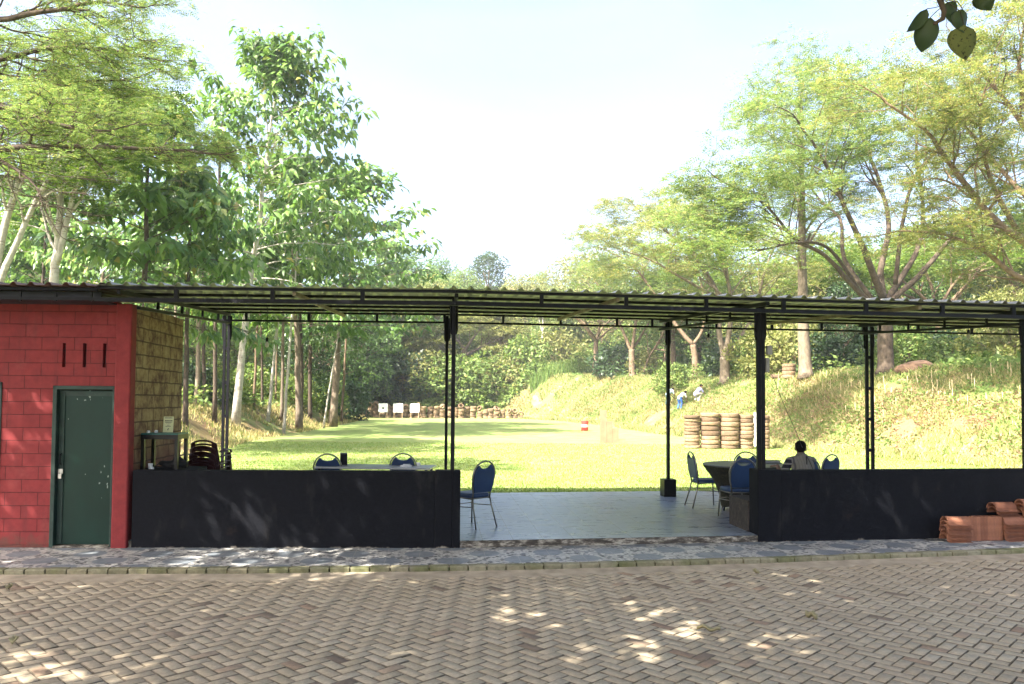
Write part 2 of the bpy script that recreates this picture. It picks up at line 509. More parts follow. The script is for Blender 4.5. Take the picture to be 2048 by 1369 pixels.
def uv_strip(name, s0, s1, n, tf, z, mat, thick):
    """sheet along the facade from the kerb (or t0) to t1 with UVs of one unit per 0.8 m, and a skirt"""
    ss = np.unique(np.concatenate([np.linspace(s0, s1, n), [0.0]]))
    me = bpy.data.meshes.new(name); V = []; F = []; UV = []
    for s in ss:
        a, b = tf(s); V += [W(s, a, z), W(s, b, z)]; UV += [(s / .8, a / .8), (s / .8, b / .8)]
    for i in range(len(ss) - 1): F.append((2*i, 2*i+2, 2*i+3, 2*i+1))
    me.from_pydata(V, [], F); u = me.uv_layers.new(name='uv')
    for lp in me.loops: u.data[lp.index].uv = UV[lp.vertex_index]
    me.materials.append(mat)
    o = bpy.data.objects.new(name, me); COL.objects.link(o)
    return tag(o, kind='structure')
def kerb_t(s):
    tt = -1.3
    for _ in range(6):
        p = W(s, tt); tt += (float(kerb_y(p.x)) + .10 - p.y)
    return tt
uv_strip('walkway', -9.5, 12.5, 90, lambda s: (kerb_t(s), .1), .06, M['pebble'], 0)

t = NT('floor_tile')
co = t.coord('UV')
n1 = t.noise(3.2, 5, .65, t.coord('UV', (.6, 2.2, 1)), .6); n2 = t.noise(16, 4, .6, co)
c = t.ramp(n1, [(.28, (.165, .21, .29)), (.5, (.205, .25, .33)), (.75, (.27, .31, .38))])
c = t.mix(.25, c, t.ramp(n2, [(.3, .75), (.7, 1.2)]), 'MULTIPLY')
br = t.new('TexBrick'); br.offset = 0; t.t.links.new(co, br.inputs['Vector'])
br.inputs['Scale'].default_value = 1; br.inputs['Brick Width'].default_value = .5; br.inputs['Row Height'].default_value = .5; br.inputs['Mortar Size'].default_value = .006
c = t.mix(br.outputs['Fac'], c, (.06, .065, .07))
c = t.mix(t.ramp(t.noise(1.1, 4, .6, co), [(.55, 0.), (.75, .35)]), c, (.34, .29, .23))
M['floor'] = t.base(c, t.ramp(n1, [(.3, .24), (.7, .36)]), 0, .6)
uv_strip('floor', -4.1, 12.5, 60, lambda s: (.005, 5.15), .15, M['floor'], 0)
t = NT('step_face')
n = t.noise(7, 5, .7, t.coord('Object', (1, 1, 3)))
M['step'] = t.base(t.ramp(n, [(.42, (.055, .048, .04)), (.5, (.13, .115, .095)), (.6, (.40, .37, .31))]), .9, 0, .2)
sb = MB()
def slab(mb, s0, s1, t0, t1, z0, z1):
    cuts = [s0] + ([0.0] if s0 < 0 < s1 else []) + [s1]
    for a, b in zip(cuts[:-1], cuts[1:]):
        q = [(a,t0,z0),(b,t0,z0),(b,t1,z0),(a,t1,z0),(a,t0,z1),(b,t0,z1),(b,t1,z1),(a,t1,z1)]
        e = 1e-6
        vs = [W(min(p[0], -e) if b <= 0 else p[0], p[1], p[2]) for p in q]
        mb.add(vs, [(0,3,2,1),(4,5,6,7),(0,1,5,4),(1,2,6,5),(2,3,7,6),(3,0,4,7)])
    return mb
slab(sb, -4.1, 12.5, .0, 5.146, -.1, .146)
tag(sb.build('floor_slab', M['step']), kind='structure')
# ------------------------------------------------------------------ shelter
M['blacksteel'] = m_plain('black_steel', (.005, .0052, .008), .5, 0, .35, 12, .1, .18)
t = NT('roof_sheet')
n = t.noise(3, 4, .6)
M['roof'] = t.base(t.ramp(n, [(.3, (.17, .168, .14)), (.7, (.25, .245, .21))]), .45, .25, .5)
M['roofbrown'] = m_plain('brown_roof_sheet', (.14, .075, .06), .5, 0, .3, 4, .1, .4)
def roof_z(t): return 3.285 + .054 * (t + .65)
shelter = empty('open_shelter', W(0, 0, .06), 0, 'long open shelter of black steel posts and lattice beams under a corrugated roof', 'shelter')
SH = Matrix.Translation(-W(0, 0, .06))
def sh(s, t, z): return SH @ W(s, t, z)
E0 = -1e-6
def corrugated(name, mat, s0, s1, parent, org, dz=0.0, t0=-.74, t1=4.5):
    """trapezoid-rib sheet with real thickness"""
    prof = []
    s = s0; pitch = .205
    while s < s1 + 1e-6:
        prof += [(s, 0), (s + .115, 0), (s + .145, .034), (s + .160, .039), (s + .175, .034)]
        s += pitch
    V = []; F = []; n = len(prof)
    T = Matrix.Translation(-org)
    for th in (0, .004):
        for tt in (t0, t1):
            for (a, h) in prof:
                V.append(T @ W(a, tt, roof_z(tt) + .025 + h + th + dz))
    for i in range(n - 1):
        F += [(i, i+1, n+i+1, n+i), (2*n+i, 3*n+i, 3*n+i+1, 2*n+i+1), (i, 2*n+i, 2*n+i+1, i+1), (n+i, n+i+1, 3*n+i+1, 3*n+i)]
    mb = MB(); mb.add(V, F)
    return mb.build(name, mat, parent)
corrugated('roof_sheet', M['roof'], -4.28, 12.4, shelter, W(0, 0, .06))
# lattice beams along the eaves: a chord above, a chord below, short uprights between
def lattice(name, t_, ztop, drop, bw, ups, s0=-4.3, s1=12.4, hb=.035, hl=.05):
    mb = MB()
    for a, b in ((s0, E0), (0, s1)):
        mb.beam(sh(a, t_, ztop), sh(b, t_, ztop), bw, hb)
        mb.beam(sh(a, t_, ztop - drop), sh(b, t_, ztop - drop), bw, hl)
    for s in ups:
        mb.beam(sh(s, t_, ztop - hb / 2), sh(s, t_, ztop - drop + hl / 2), bw * .95, bw * .95, (1, 0, 0))
    return mb.build(name, M['blacksteel'], shelter)
lattice('eave_beam', -.65, roof_z(-.65) - .0, .145, .05, [-3.35, -2.2, -1.12, 1.07, 2.15, 3.2, 4.25, 5.4, 6.5, 7.55, 8.7, 9.8, 11])
lattice('eave_beam', 4.35, roof_z(4.35) - .0, .150, .045, [-3.75, -2.6, -1.35, -.1, 1.0, 2.1, 3.2, 3.9, 5.2, 6.35, 7.4, 8.3, 9.5, 10.7, 11.8], hb=.035, hl=.035)
for k in range(1, 5):
    mb = MB(); tt = -.65 + k * 1.0; z = roof_z(tt) - .002
    for a, b in ((-4.3, E0), (0, 12.4)): mb.beam(sh(a, tt, z), sh(b, tt, z), .05, .038)
    mb.build('purlin', M['blacksteel'], shelter)
M['woodbar'] = m_plain('bare_bar', (.22, .18, .11), .7, 0, .3, 8)
for s, m in ((-4.05, 'blacksteel'), (-1.95, 'woodbar'), (.02, 'blacksteel'), (2.05, 'woodbar'), (4.05, 'blacksteel'), (6.2, 'woodbar'), (8.2, 'blacksteel'), (10.3, 'woodbar')):
    mb = MB()
    mb.beam(sh(s, -.62, roof_z(-.62) - .045), sh(s, 4.33, roof_z(4.33) - .045), .04, .05)
    if m == 'blacksteel':   # a shallow truss between each front post and the rear post behind it
        mb.beam(sh(s, 0, roof_z(0) - .20), sh(s, 4.33, roof_z(4.33) - .20), .04, .04)
        for q in (.7, 1.7, 2.7, 3.6): mb.beam(sh(s, q, roof_z(q) - .07), sh(s, q, roof_z(q) - .18), .03, .03, (1, 0, 0))
    mb.build('rafter', M[m], shelter)
def post(s, t_, z0, gap, w, along=True, zt=None):
    """two tubes with spacer plates welded between them"""
    zt = zt or roof_z(t_) - .03
    p = None
    for k, sg in enumerate((-1, 1)):
        ds, dt = (sg * gap / 2, 0) if along else (0, sg * gap / 2)
        mb = MB(); mb.beam(sh(s + ds, t_ + dt, z0), sh(s + ds, t_ + dt, zt), w, w, (1, 0, 0))
        if k == 0:
            p = mb.build('post', M['blacksteel'], shelter)
        else:
            mb.build('tube', M['blacksteel'], p)
    for z in np.arange(z0 + .25, zt - .2, .62):
        ds, dt = ((gap - w) / 2, w * .4) if along else (w * .4, (gap - w) / 2)
        if ds > .002 and dt > .002:
            q = MB(); q.box(-ds, ds, -dt, dt, -.03, .03, T=lambda v, z=z: sh(s, t_, z) + v); q.build('spacer', M['blacksteel'], p)
    # flared collar where the post meets the lower chord
    for sg in (-1, 1):
        q = MB(); e = (gap / 2 if along else 0) + w * .5
        q.tube([sh(s + sg * (e - .004), t_, zt - .47), sh(s + sg * (e + .012), t_, zt - .41), sh(s + sg * (e + .012), t_, zt - .04)], w * .42, 4)
        q.build('collar', M['blacksteel'], p)
    return p
post(0.0, .06, 1.03, .05, .048, False)
post(4.24, .06, 1.03, .062, .052)
post(8.32, .06, 1.03, .062, .052)
post(12.2, .06, 1.03, .085, .055)
post(-4.1, 4.35, .15, .075, .045)
post(-.05, 4.35, .15, .06, .05, False)
pp = post(4.22, 4.35, .47, .05, .05, False)
post(8.42, 4.35, .15, .115, .055)
post(12.4, 4.35, .15, .115, .055)
pd = MB(); a = sh(4.22, 4.35, .15)
pd.box(-.12, .12, -.125, .125, 0, .33, T=lambda v: a + Matrix.Rotation(ROT_R, 3, 'Z') @ v)
M['blackpaint'] = m_plain('glossy_black_paint', (.006, .0065, .006), .35, 0, .4, 9, .15, .3)
pd.build('pedestal', M['blackpaint'], pp, bevel=.006)

# ------------------------------------------------------------------ low black walls
t = NT('black_plaster')
co = t.coord('Object')
n1 = t.noise(1.3, 5, .65, co); n2 = t.noise(24, 5, .7, co); n3 = t.noise(5, 4, .6, t.coord('Object', (1, 1, .35)))
c = t.ramp(n2, [(.3, (.004, .0046, .0068)), (.7, (.0082, .009, .0125))])
c = t.mix(t.ramp(n3, [(.60, 0.), (.80, .5)]), c, (.045, .042, .038))
c = t.mix(t.ramp(n1, [(.66, 0.), (.80, .35)]), c, (.07, .045, .032))
sz = t.new('SeparateXYZ'); t.t.links.new(co, sz.inputs[0])
edge = t.math('SUBTRACT', .012, t.math('ADD', sz.outputs[2], t.math('MULTIPLY', t.math('SUBTRACT', n3, .5), .18)))
c = t.mix(t.ramp(edge, [(.0, 0.), (.03, .7)]), c, (.42, .37, .30))
t.bump(t.mix(.5, n2, n1), .35, .012)
M['blackwall'] = t.base(c, .75, 0, .12)
t = NT('black_blocks')
co = t.coord('Object')
br = t.new('TexBrick'); t.t.links.new(t.comb(1, 2, co), br.inputs['Vector'])
br.inputs['Scale'].default_value = 1; br.inputs['Brick Width'].default_value = .4; br.inputs['Row Height'].default_value = .19; br.inputs['Mortar Size'].default_value = .008; br.inputs['Mortar Smooth'].default_value = .4
n2 = t.noise(16, 5, .7, co)
c = t.ramp(n2, [(.35, (.025, .022, .02)), (.62, (.06, .05, .042)), (.8, (.15, .12, .095))])
t.bump(t.mix(.3, t.math('SUBTRACT', 1.0, br.outputs['Fac']), n2), .7, .012)
M['blackblocks'] = t.base(c, .8, 0, .3)
WZ = .055
lw = empty('low_wall', W(-4.07, 0, WZ), 0, 'low black plastered wall between the red hut and the open step', 'wall')
TL = Matrix.Translation(-W(-4.07, 0, WZ))
def wall_mb(T, s0, s1, t0, t1, z0, z1):
    mb = MB(); slab(mb, s0, s1, t0, t1, z0, z1); mb.v = [tuple(T @ Vector(p)) for p in mb.v]; return mb
wall_mb(TL, -4.07, -.22, -.006, .16, WZ, 1.04).build('wall', M['blackwall'], lw, bevel=.012)
m_ = MB(); slab(m_, -.225, E0, -.014, .2, WZ, 1.052); slab(m_, 0.0, .105, -.014, .2, WZ, 1.052)
m_.v = [tuple(TL @ Vector(p)) for p in m_.v]
m_.build('end_pillar', M['blackwall'], lw, bevel=.012)
rw = empty('low_wall', W(4.14, 0, WZ), 0, 'low black plastered wall right of the open step, clay tiles stacked against it', 'wall')
TR = Matrix.Translation(-W(4.14, 0, WZ))
wall_mb(TR, 4.50, 12.5, -.006, .16, WZ, 1.03).build('wall', M['blackwall'], rw, bevel=.012)
wall_mb(TR, 4.165, 4.505, -.014, .30, WZ, 1.04).build('end_pillar', M['blackwall'], rw, bevel=.012)
wall_mb(TR, 4.15, 4.45, .302, 1.02, WZ + .08, .58).build('block_stub', M['blackblocks'], rw, bevel=.012)

# ------------------------------------------------------------------ red hut
t = NT('red_block_wall')
co = t.coord('Object')
br = t.new('TexBrick'); mp = t.new('Mapping'); t.t.links.new(co, mp.inputs[0]); mp.inputs['Rotation'].default_value = (PI / 2, 0, 0)
mp.inputs['Location'].default_value = (.12, .033, 0)
nd_ = t.noise(4, 2, .5, co)
vm = t.new('VectorMath'); vm.operation = 'ADD'; t.t.links.new(mp.outputs[0], vm.inputs[0])
sc_ = t.new('VectorMath'); sc_.operation = 'SCALE'; sc_.inputs['Scale'].default_value = .010
nc = t.new('TexNoise'); nc.inputs['Scale'].default_value = 6; t.t.links.new(co, nc.inputs['Vector'])
t.t.links.new(nc.outputs['Color'], sc_.inputs[0]); t.t.links.new(sc_.outputs[0], vm.inputs[1])
t.t.links.new(vm.outputs[0], br.inputs['Vector'])
br.inputs['Scale'].default_value = 1; br.inputs['Brick Width'].default_value = .41; br.inputs['Row Height'].default_value = .165; br.inputs['Mortar Size'].default_value = .0045; br.inputs['Mortar Smooth'].default_value = .6
n2 = t.noise(9, 5, .65, co); n3 = t.noise(70, 3, .6, co); n1 = t.noise(1.1, 3, .5, co)
c = t.ramp(n2, [(.3, (.18, .020, .022)), (.7, (.25, .030, .031))])
c = t.mix(t.ramp(n1, [(.4, 0.), (.75, .4)]), c, (.13, .015, .017))
c = t.mix(t.math('MULTIPLY', br.outputs['Fac'], .85), c, (.045, .008, .009))
c = t.mix(t.ramp(t.noise(22, 4, .75, co), [(.70, 0.), (.76, .8)]), c, (.11, .022, .022))
c = t.mix(t.ramp(t.noise(3.1, 6, .8, t.coord('Object', (1, 1, 2.2))), [(.735, 0.), (.76, .85)]), c, (.55, .42, .38))
sz = t.new('SeparateXYZ'); t.t.links.new(co, sz.inputs[0])     # splashed mud low on the wall, rain streaks, worn paint
lowd = t.math('SUBTRACT', .16, t.math('ADD', sz.outputs[2], t.math('MULTIPLY', t.math('SUBTRACT', n2, .5), .5)))
c = t.mix(t.ramp(lowd, [(.0, 0.), (.12, .75)]), c, (.12, .055, .04))
st_ = t.noise(9, 4, .6, t.coord('Object', (1, 1, .12)))
c = t.mix(t.ramp(st_, [(.56, 0.), (.72, .45)]), c, (.10, .02, .02))
c = t.mix(t.ramp(t.noise(2.6, 5, .7, co), [(.55, 0.), (.72, .5)]), c, (.27, .055, .05))
h = t.mix(.18, t.math('SUBTRACT', 1.0, br.outputs['Fac']), n2)
h = t.mix(.12, h, n3)
t.bump(h, .8, .014)
M['redwall'] = t.base(c, .75, 0, .3)
t = NT('red_plaster'); co = t.coord('Object')
n2 = t.noise(9, 5, .65, co); n3 = t.noise(45, 4, .7, co)
c = t.ramp(n2, [(.3, (.18, .020, .022)), (.7, (.25, .030, .031))])
c = t.mix(t.ramp(t.noise(5, 5, .75, co), [(.68, 0.), (.75, .7)]), c, (.10, .022, .02))
t.bump(t.mix(.5, n2, n3), .5, .014)
M['redplaster'] = t.base(c, .75, 0, .3)
t = NT('gold_block_wall'); co = t.coord('Object')
br = t.new('TexBrick')
vm = t.new('VectorMath'); vm.operation = 'ADD'; t.t.links.new(t.comb(1, 2, co), vm.inputs[0])
sc_ = t.new('VectorMath'); sc_.operation = 'SCALE'; sc_.inputs['Scale'].default_value = .022
nc = t.new('TexNoise'); nc.inputs['Scale'].default_value = 5; t.t.links.new(co, nc.inputs['Vector'])
t.t.links.new(nc.outputs['Color'], sc_.inputs[0]); t.t.links.new(sc_.outputs[0], vm.inputs[1]); t.t.links.new(vm.outputs[0], br.inputs['Vector'])
br.inputs['Scale'].default_value = 1; br.inputs['Brick Width'].default_value = .42; br.inputs['Row Height'].default_value = .178; br.inputs['Mortar Size'].default_value = .013; br.inputs['Mortar Smooth'].default_value = .5
n2 = t.noise(5, 6, .72, co); n1 = t.noise(1.6, 4, .6, co); n3 = t.noise(40, 4, .7, co)
c = t.ramp(n2, [(.36, (.12, .055, .04)), (.5, (.30, .205, .10)), (.68, (.44, .335, .165))])
sz = t.new('SeparateXYZ'); t.t.links.new(co, sz.inputs[0])
low = t.ramp(t.math('ADD', sz.outputs[2], t.math('MULTIPLY', n1, 1.2)), [(.42, .85), (.75, 0.)])   # older red-brown coat shows low on the wall
t_low = t.new('MapRange')
c = t.mix(t.ramp(t.math('SUBTRACT', t.math('ADD', 1.15, t.math('MULTIPLY', n1, .9)), sz.outputs[2]), [(.0, 0.), (.6, .75)]), c, (.15, .05, .042))
c = t.mix(t.math('MULTIPLY', br.outputs['Fac'], .8), c, (.07, .035, .025))
t.bump(t.mix(.3, t.math('SUBTRACT', 1.0, br.outputs['Fac']), n2), .8, .018)
M['goldwall'] = t.base(c, .8, 0, .25)
t = NT('green_door_paint'); co = t.coord('Object')
n = t.noise(2.0, 4, .6, t.coord('Object', (1, 1, .5))); n3 = t.noise(13, 4, .75, co)
c = t.ramp(n, [(.3, (.002, .020, .013)), (.7, (.005, .032, .022))])
sp_ = t.noise(24, 1, .3, t.coord('Object', (1, 1, .7)))
c = t.mix(t.ramp(t.math('MULTIPLY', sp_, t.ramp(t.noise(2.2, 2), [(.5, .82), (.7, 1.)])), [(.64, 0.), (.655, .8)]), c, (.30, .36, .32))
t.bump(n3, .12, .004)
M['greendoor'] = t.base(c, .42, 0, .25)
M['greenframe'] = m_plain('green_frame_paint', (.014, .036, .027), .6, 0, .35, 10, .3)
M['fascia'] = m_plain('dark_blue_fascia', (.008, .009, .016), .6, 0, .4, 4, .1)
M['steelbright'] = m_plain('bright_steel', (.55, .55, .55), .3, 1.0, .1, 8, 0)
M['slotshade'] = m_plain('slot_shade_black', (.01, .008, .012), .9, 0, .3, 8, 0)

HO = W(-4.1, 0, .055)
hut = empty('red_hut', HO, 0, 'small red block hut with a green door and a gold painted side wall', 'hut')
HT = Matrix.Translation(-HO)
def hu(s, t, z): return HT @ W(s, t, z)
HTOP = 3.20
def wall_holes(s0, s1, z0, z1, holes, t0, t1):
    """front wall with real openings"""
    ss = sorted({s0, s1, *[h[0] for h in holes], *[h[1] for h in holes]}); zz = sorted({z0, z1, *[h[2] for h in holes], *[h[3] for h in holes]})
    mb = MB()
    inside = lambda a, b: any(h[0] - 1e-6 <= a and b[0] <= 0 for h in ())
    for i in range(len(ss) - 1):
        for j in range(len(zz) - 1):
            sc, zc = (ss[i] + ss[i+1]) / 2, (zz[j] + zz[j+1]) / 2
            if any(h[0] < sc < h[1] and h[2] < zc < h[3] for h in holes): continue
            for tt in (t0, t1):
                mb.add([hu(ss[i], tt, zz[j]), hu(ss[i+1], tt, zz[j]), hu(ss[i+1], tt, zz[j+1]), hu(ss[i], tt, zz[j+1])], [(0,1,2,3)])
    for h in list(holes) + [(s0, s1, z0, z1)]:
        a, b, c_, d = h
        for (p, q) in (((a,c_),(a,d)), ((a,d),(b,d)), ((b,d),(b,c_)), ((b,c_),(a,c_))):
            mb.add([hu(p[0], t0, p[1]), hu(q[0], t0, q[1]), hu(q[0], t1, q[1]), hu(p[0], t1, p[1])], [(0,1,2,3)])
    return mb
def spx(px, py=900):      # pixel column -> s on the hut front (t = 0)
    p = at(px, py, 9.9); d = p - P0
    return d.x / DL.x
d0, d1 = spx(104, 900), spx(226, 900)
dz1 = at(165, 772, 9.88).z
wins = [(spx(125.5, 710), spx(132, 710)), (spx(165.5, 710), spx(172.5, 710)), (spx(205, 710), spx(211.5, 710))]
holes = [(d0, d1, .055, dz1)]
zw0, zw1 = at(160, 735, 9.9).z, at(160, 687, 9.9).z
holes += [(a, b, zw0, zw1) for a, b in wins]
dL1 = spx(4, 900); dL0 = dL1 - .8
holes += [(dL0, dL1, .055, dz1 + .04)]
wall_holes(-9.4, spx(226, 900) + .0, .03, HTOP, holes, 0, .15).build('wall', M['redwall'], hut)
pl = MB(); slab(pl, d1, -4.115, -.035, .15, .03, HTOP - .03); pl.v = [tuple(HT @ Vector(p)) for p in pl.v]
pl.build('corner_pillar', M['redplaster'], hut, bevel=.02)
sw = MB(); slab(sw, -4.27, -4.13, .151, 2.02, .03, HTOP - .02); sw.v = [tuple(HT @ Vector(p)) for p in sw.v]
sw.build('side_wall', M['goldwall'], hut, bevel=.015)
bw_ = MB(); slab(bw_, -9.4, -4.272, 1.8, 1.95, .03, HTOP); slab(bw_, -9.4, -9.25, .151, 1.799, .03, HTOP); bw_.v = [tuple(HT @ Vector(p)) for p in bw_.v]
bw_.build('back_wall', M['redwall'], hut)
for a, b in wins:
    vb = MB(); slab(vb, a + .002, b - .002, .07, .09, zw0 + .002, zw1 - .002); vb.v = [tuple(HT @ Vector(p)) for p in vb.v]
    vb.build('slot_shade_panel', M['slotshade'], hut)  # near-black panel closing the vent opening, painted as the shade inside
def door(d0, d1, dz, detailed):
    f = MB()
    w = .055
    for (a, b, c_, e) in ((d0, d0 + w, .06, dz), (d1 - w * .5, d1, .06, dz), (d0, d1, dz - w * .9, dz)):
        q = MB(); slab(q, a, b, -.012, .10, c_, e); q.v = [tuple(HT @ Vector(p)) for p in q.v]
        f.add(q.v, q.f)
    q = MB(); slab(q, d0 + w, d1 - w * .5, -.03, .12, .03, .085); q.v = [tuple(HT @ Vector(p)) for p in q.v]
    df = f.build('door_frame', M['greenframe'], hut, bevel=.006)
    q.build('door_sill', M['step'], hut)
    l = MB(); slab(l, d0 + w + .004, d1 - w * .5 - .004, .062, .098, .09, dz - w); l.v = [tuple(HT @ Vector(p)) for p in l.v]
    lf = l.build('door', M['greendoor'], hut, bevel=.004)
    tr = MB()
    for (a, b, c_, e) in ((d0 + w + .006, d0 + w + .075, .1, dz - w - .01), (d0 + w + .076, d1 - .04, dz - w - .075, dz - w - .01)):
        q = MB(); slab(q, a, b, .050, .0615, c_, e); q.v = [tuple(HT @ Vector(p)) for p in q.v]; tr.add(q.v, q.f)
    tr.build('door_trim', M['greenframe'], lf, bevel=.003)
    if detailed:
        s_ = d0 + w + .045
        hb = MB()
        hb.tube([hu(s_, .049, 1.24), hu(s_, .015, 1.23), hu(s_, .015, 1.12), hu(s_, .049, 1.11)], .008, 8)
        hb.build('handle', M['blacksteel'], lf, smooth=True)
        pb = MB(); q = MB(); slab(q, s_ - .03, s_ + .03, .035, .049, .99, 1.05); slab(q, s_ - .02, s_ + .02, .018, .034, .93, .985)
        pb.add([tuple(HT @ Vector(p)) for p in q.v], q.f)
        pb.tube([hu(s_ - .013, .026, .985), hu(s_ - .013, .026, 1.015), hu(s_ + .013, .026, 1.015), hu(s_ + .013, .026, .985)], .004, 6)
        pb.build('padlock', M['steelbright'], lf, bevel=.003)
door(d0, d1, dz1, True)
door(dL0, dL1, dz1 + .04, False)
# eave of the hut: dark boxed band, small lattice, brown sheet over it
fb = MB(); slab(fb, -9.5, -4.31, -.50, -.46, 3.15, 3.255); slab(fb, -9.5, -4.31, -.46, -.015, 3.15, 3.165); fb.v = [tuple(HT @ Vector(p)) for p in fb.v]
fb.build('fascia', M['fascia'], hut)
lb = MB()
for z in (3.15, roof_z(-.6) - .02):
    lb.beam(hu(-9.5, -.6, z), hu(-4.31, -.6, z), .04, .035)
for s in np.arange(-9.0, -4.3, .42): lb.beam(hu(s, -.6, 3.12), hu(s, -.6, roof_z(-.6) - .05), .022, .022, (1, 0, 0))
lb.build('eave_lattice', M['blacksteel'], hut)
corrugated('roof_sheet', M['roofbrown'], -9.7, -4.35, hut, HO, dz=-.012, t0=-.74, t1=2.3)
# ------------------------------------------------------------------ where a pixel's ray meets a level or the ground
def on_z(px, py, z):
    r = ray(px, py); k = (z - CAM_Z) / r.z
    return Vector((0, 0, CAM_Z)) + r * k
def hit(px, py, y0=16.0, y1=170.0):
    r = ray(px, py); r = r / r.y
    Y = np.arange(y0, y1, .1)
    z = CAM_Z + r.z * Y; g_ = ground(r.x * Y, Y)
    k = np.nonzero(z <= g_)[0]
    Yh = Y[k[0]] if len(k) else y1
    return Vector((r.x * Yh, Yh, gz(r.x * Yh, Yh)))
FZ = .15

# ------------------------------------------------------------------ furniture
t = NT('blue_vinyl')
n = t.noise(60, 3)
M['blue'] = t.base(t.ramp(t.noise(5, 3), [(.3, (.010, .030, .085)), (.7, (.016, .045, .12))]), .5, 0, .45)
M['chairmetal'] = m_plain('dull_chair_metal', (.22, .21, .18), .35, .85, .2, 10, 0)
def make_chair():
    root = empty('banquet_chair')
    b = MB()
    # padded seat with rounded front
    out = []
    for k in range(28):
        a = 2 * PI * k / 28; ca, sa = math.cos(a), math.sin(a)
        out.append((.215 * math.copysign(abs(ca) ** .5, ca), .215 * math.copysign(abs(sa) ** .5, sa) + .02))
    n = len(out); vs = []; fs = []
    for z, k in ((.425, .93), (.435, 1.0), (.465, 1.0), (.482, .93), (.487, .7)):
        vs += [(x * k, (y - .02) * k + .02, z) for x, y in out]
    for i in range(4):
        for k in range(n): fs.append((i*n+k, i*n+(k+1)%n, (i+1)*n+(k+1)%n, (i+1)*n+k))
    fs += [tuple(range(n))[::-1], tuple(range(4*n, 5*n))]
    b.add(vs, fs); b.build('seat', M['blue'], root, smooth=True)
    # backrest: oval pad with a dished top edge, leaving the hand hole under the frame's arch
    tilt = Matrix.Translation((0, -.20, .50)) @ Matrix.Rotation(math.radians(9), 4, 'X')
    def outline(r):
        pts = []
        for k in range(25):
            a = PI * k / 24
            pts.append(((.205 - r) * math.cos(a) * (1.0), .235 + (.215 - r) * math.sin(a)))
        return pts
    arch = outline(0.012)
    pad = [p for p in arch if not (abs(p[0]) < .105)]
    right = [p for p in pad if p[0] > 0]; left = [p for p in pad if p[0] < 0]
    dish = [(.105 * math.cos(PI * k / 12), right[-1][1] - .055 * math.sin(PI * k / 12)) for k in range(1, 12)]
    poly = [(.165, .0), (.192, .10)] + right + dish + left + [(-.192, .10), (-.165, .0)]
    p = MB(); p.prism(poly, -.022, .022, tilt)
    p.build('backrest', M['blue'], root, bevel=.008)
    fr = MB()
    path = [(-.165, -.10), (-.170, .0), (-.198, .10)] + [(x * 1.05, z + .002) for x, z in outline(0)[::-1]] + [(.198, .10), (.170, .0), (.165, -.10)]
    fr.tube([tilt @ Vector((x, 0, z)) for x, z in path], .0125, 8)
    fr.build('back_frame', M['chairmetal'], root, smooth=True)
    sf = MB(); 
    sf.tube([(-.18,-.17,.415),(.18,-.17,.415),(.19,.2,.415),(-.19,.2,.415),(-.18,-.17,.415)], .011, 8)
    sf.tube([(-.2,-.2,.30),(-.195,.2,.28)], .007, 6); sf.tube([(.2,-.2,.30),(.195,.2,.28)], .007, 6); sf.tube([(-.19,.205,.3),(.19,.205,.3)], .007, 6)
    sf.build('seat_frame', M['chairmetal'], root, smooth=True)
    for sx in (-1, 1):
        l = MB(); l.tube([(sx*.168, -.19, .42), (sx*.178, -.215, .30), (sx*.205, -.30, .0)], .0115, 8); l.build('leg', M['chairmetal'], root, smooth=True)
        l = MB(); l.tube([(sx*.178, .19, .42), (sx*.188, .205, .30), (sx*.205, .225, .0)], .0115, 8); l.build('leg', M['chairmetal'], root, smooth=True)
    return root
proto = make_chair()
GC = 'blue banquet chairs'
chairs = [
 (944, 1052, None, 46, 'blue banquet chair standing at the open step, against the end of the left low wall'),
 (655, 909, 1, 4, 'blue banquet chair with a dark box beside its back, behind the left low wall'),
 (806, 908, 1, -3, 'blue banquet chair with white things on the desk before its back'),
 (374, 909, 1, 20, 'blue banquet chair half hidden between the small table and the maroon plastic chairs'),
 (1411, 1014, None, -84, 'blue banquet chair seen side on, at the left edge of the round table'),
 (1492, 905, 1, 178, 'blue banquet chair on the far side of the round table'),
 (1487, 918, 1, 8, 'blue banquet chair with its back to us at the right wall end'),
 (1615, 917, 1, 6, 'blue banquet chair whose back the seated man leans on'),
 (1663, 910, 1, 30, 'blue banquet chair turned sideways, right of the seated man'),
]
for i, (px, py, top, deg, lab) in enumerate(chairs):
    o = proto if i == 0 else copy_tree(proto)
    if top: p = on_z(px, py, FZ + .945); p.z = FZ
    else: p = on_z(px, py, FZ)
    a = math.radians(deg)
    f = Vector((-math.sin(a), math.cos(a), 0))
    if top: p = p + f * .26
    o.location = (p.x, p.y, FZ + .001); o.rotation_euler = (0, 0, a)
    tag(o, lab, 'chair', GC)

# desk behind the left wall
M['desktop'] = m_plain('grey_laminate', (.42, .43, .43), .3, 0, .15, 3, 0)
def desk():
    a = on_z(628, 934, .905); b = on_z(860, 937, .905)
    L = (b - a).length
    o = empty('long_desk', (a.x, a.y, FZ + .001), math.atan2(b.y - a.y, b.x - a.x), 'long grey topped desk behind the left low wall, in front of two blue chairs', 'table')
    mb = MB(); mb.box(0, L, 0, .6, .728, .755); mb.build('table_top', M['desktop'], o, bevel=.004)
    for x in (.05, L - .09):
        for y in (.04, .52):
            l = MB(); l.box(x, x + .04, y, y + .04, 0, .728); l.build('leg', M['blacksteel'], o)
    return a, b, L
da, db_, dLn = desk()
def on_desk(px, off, z=.906):
    d = (db_ - da).normalized(); n = Vector((-d.y, d.x, 0))
    r = ray(px, 930); r = r / r.y
    k = (r.x * (da.y) - da.x) / (d.x - r.x * d.y) if abs(d.x) > 0 else 0
    p = da + d * k + n * off
    return Vector((p.x, p.y, z))
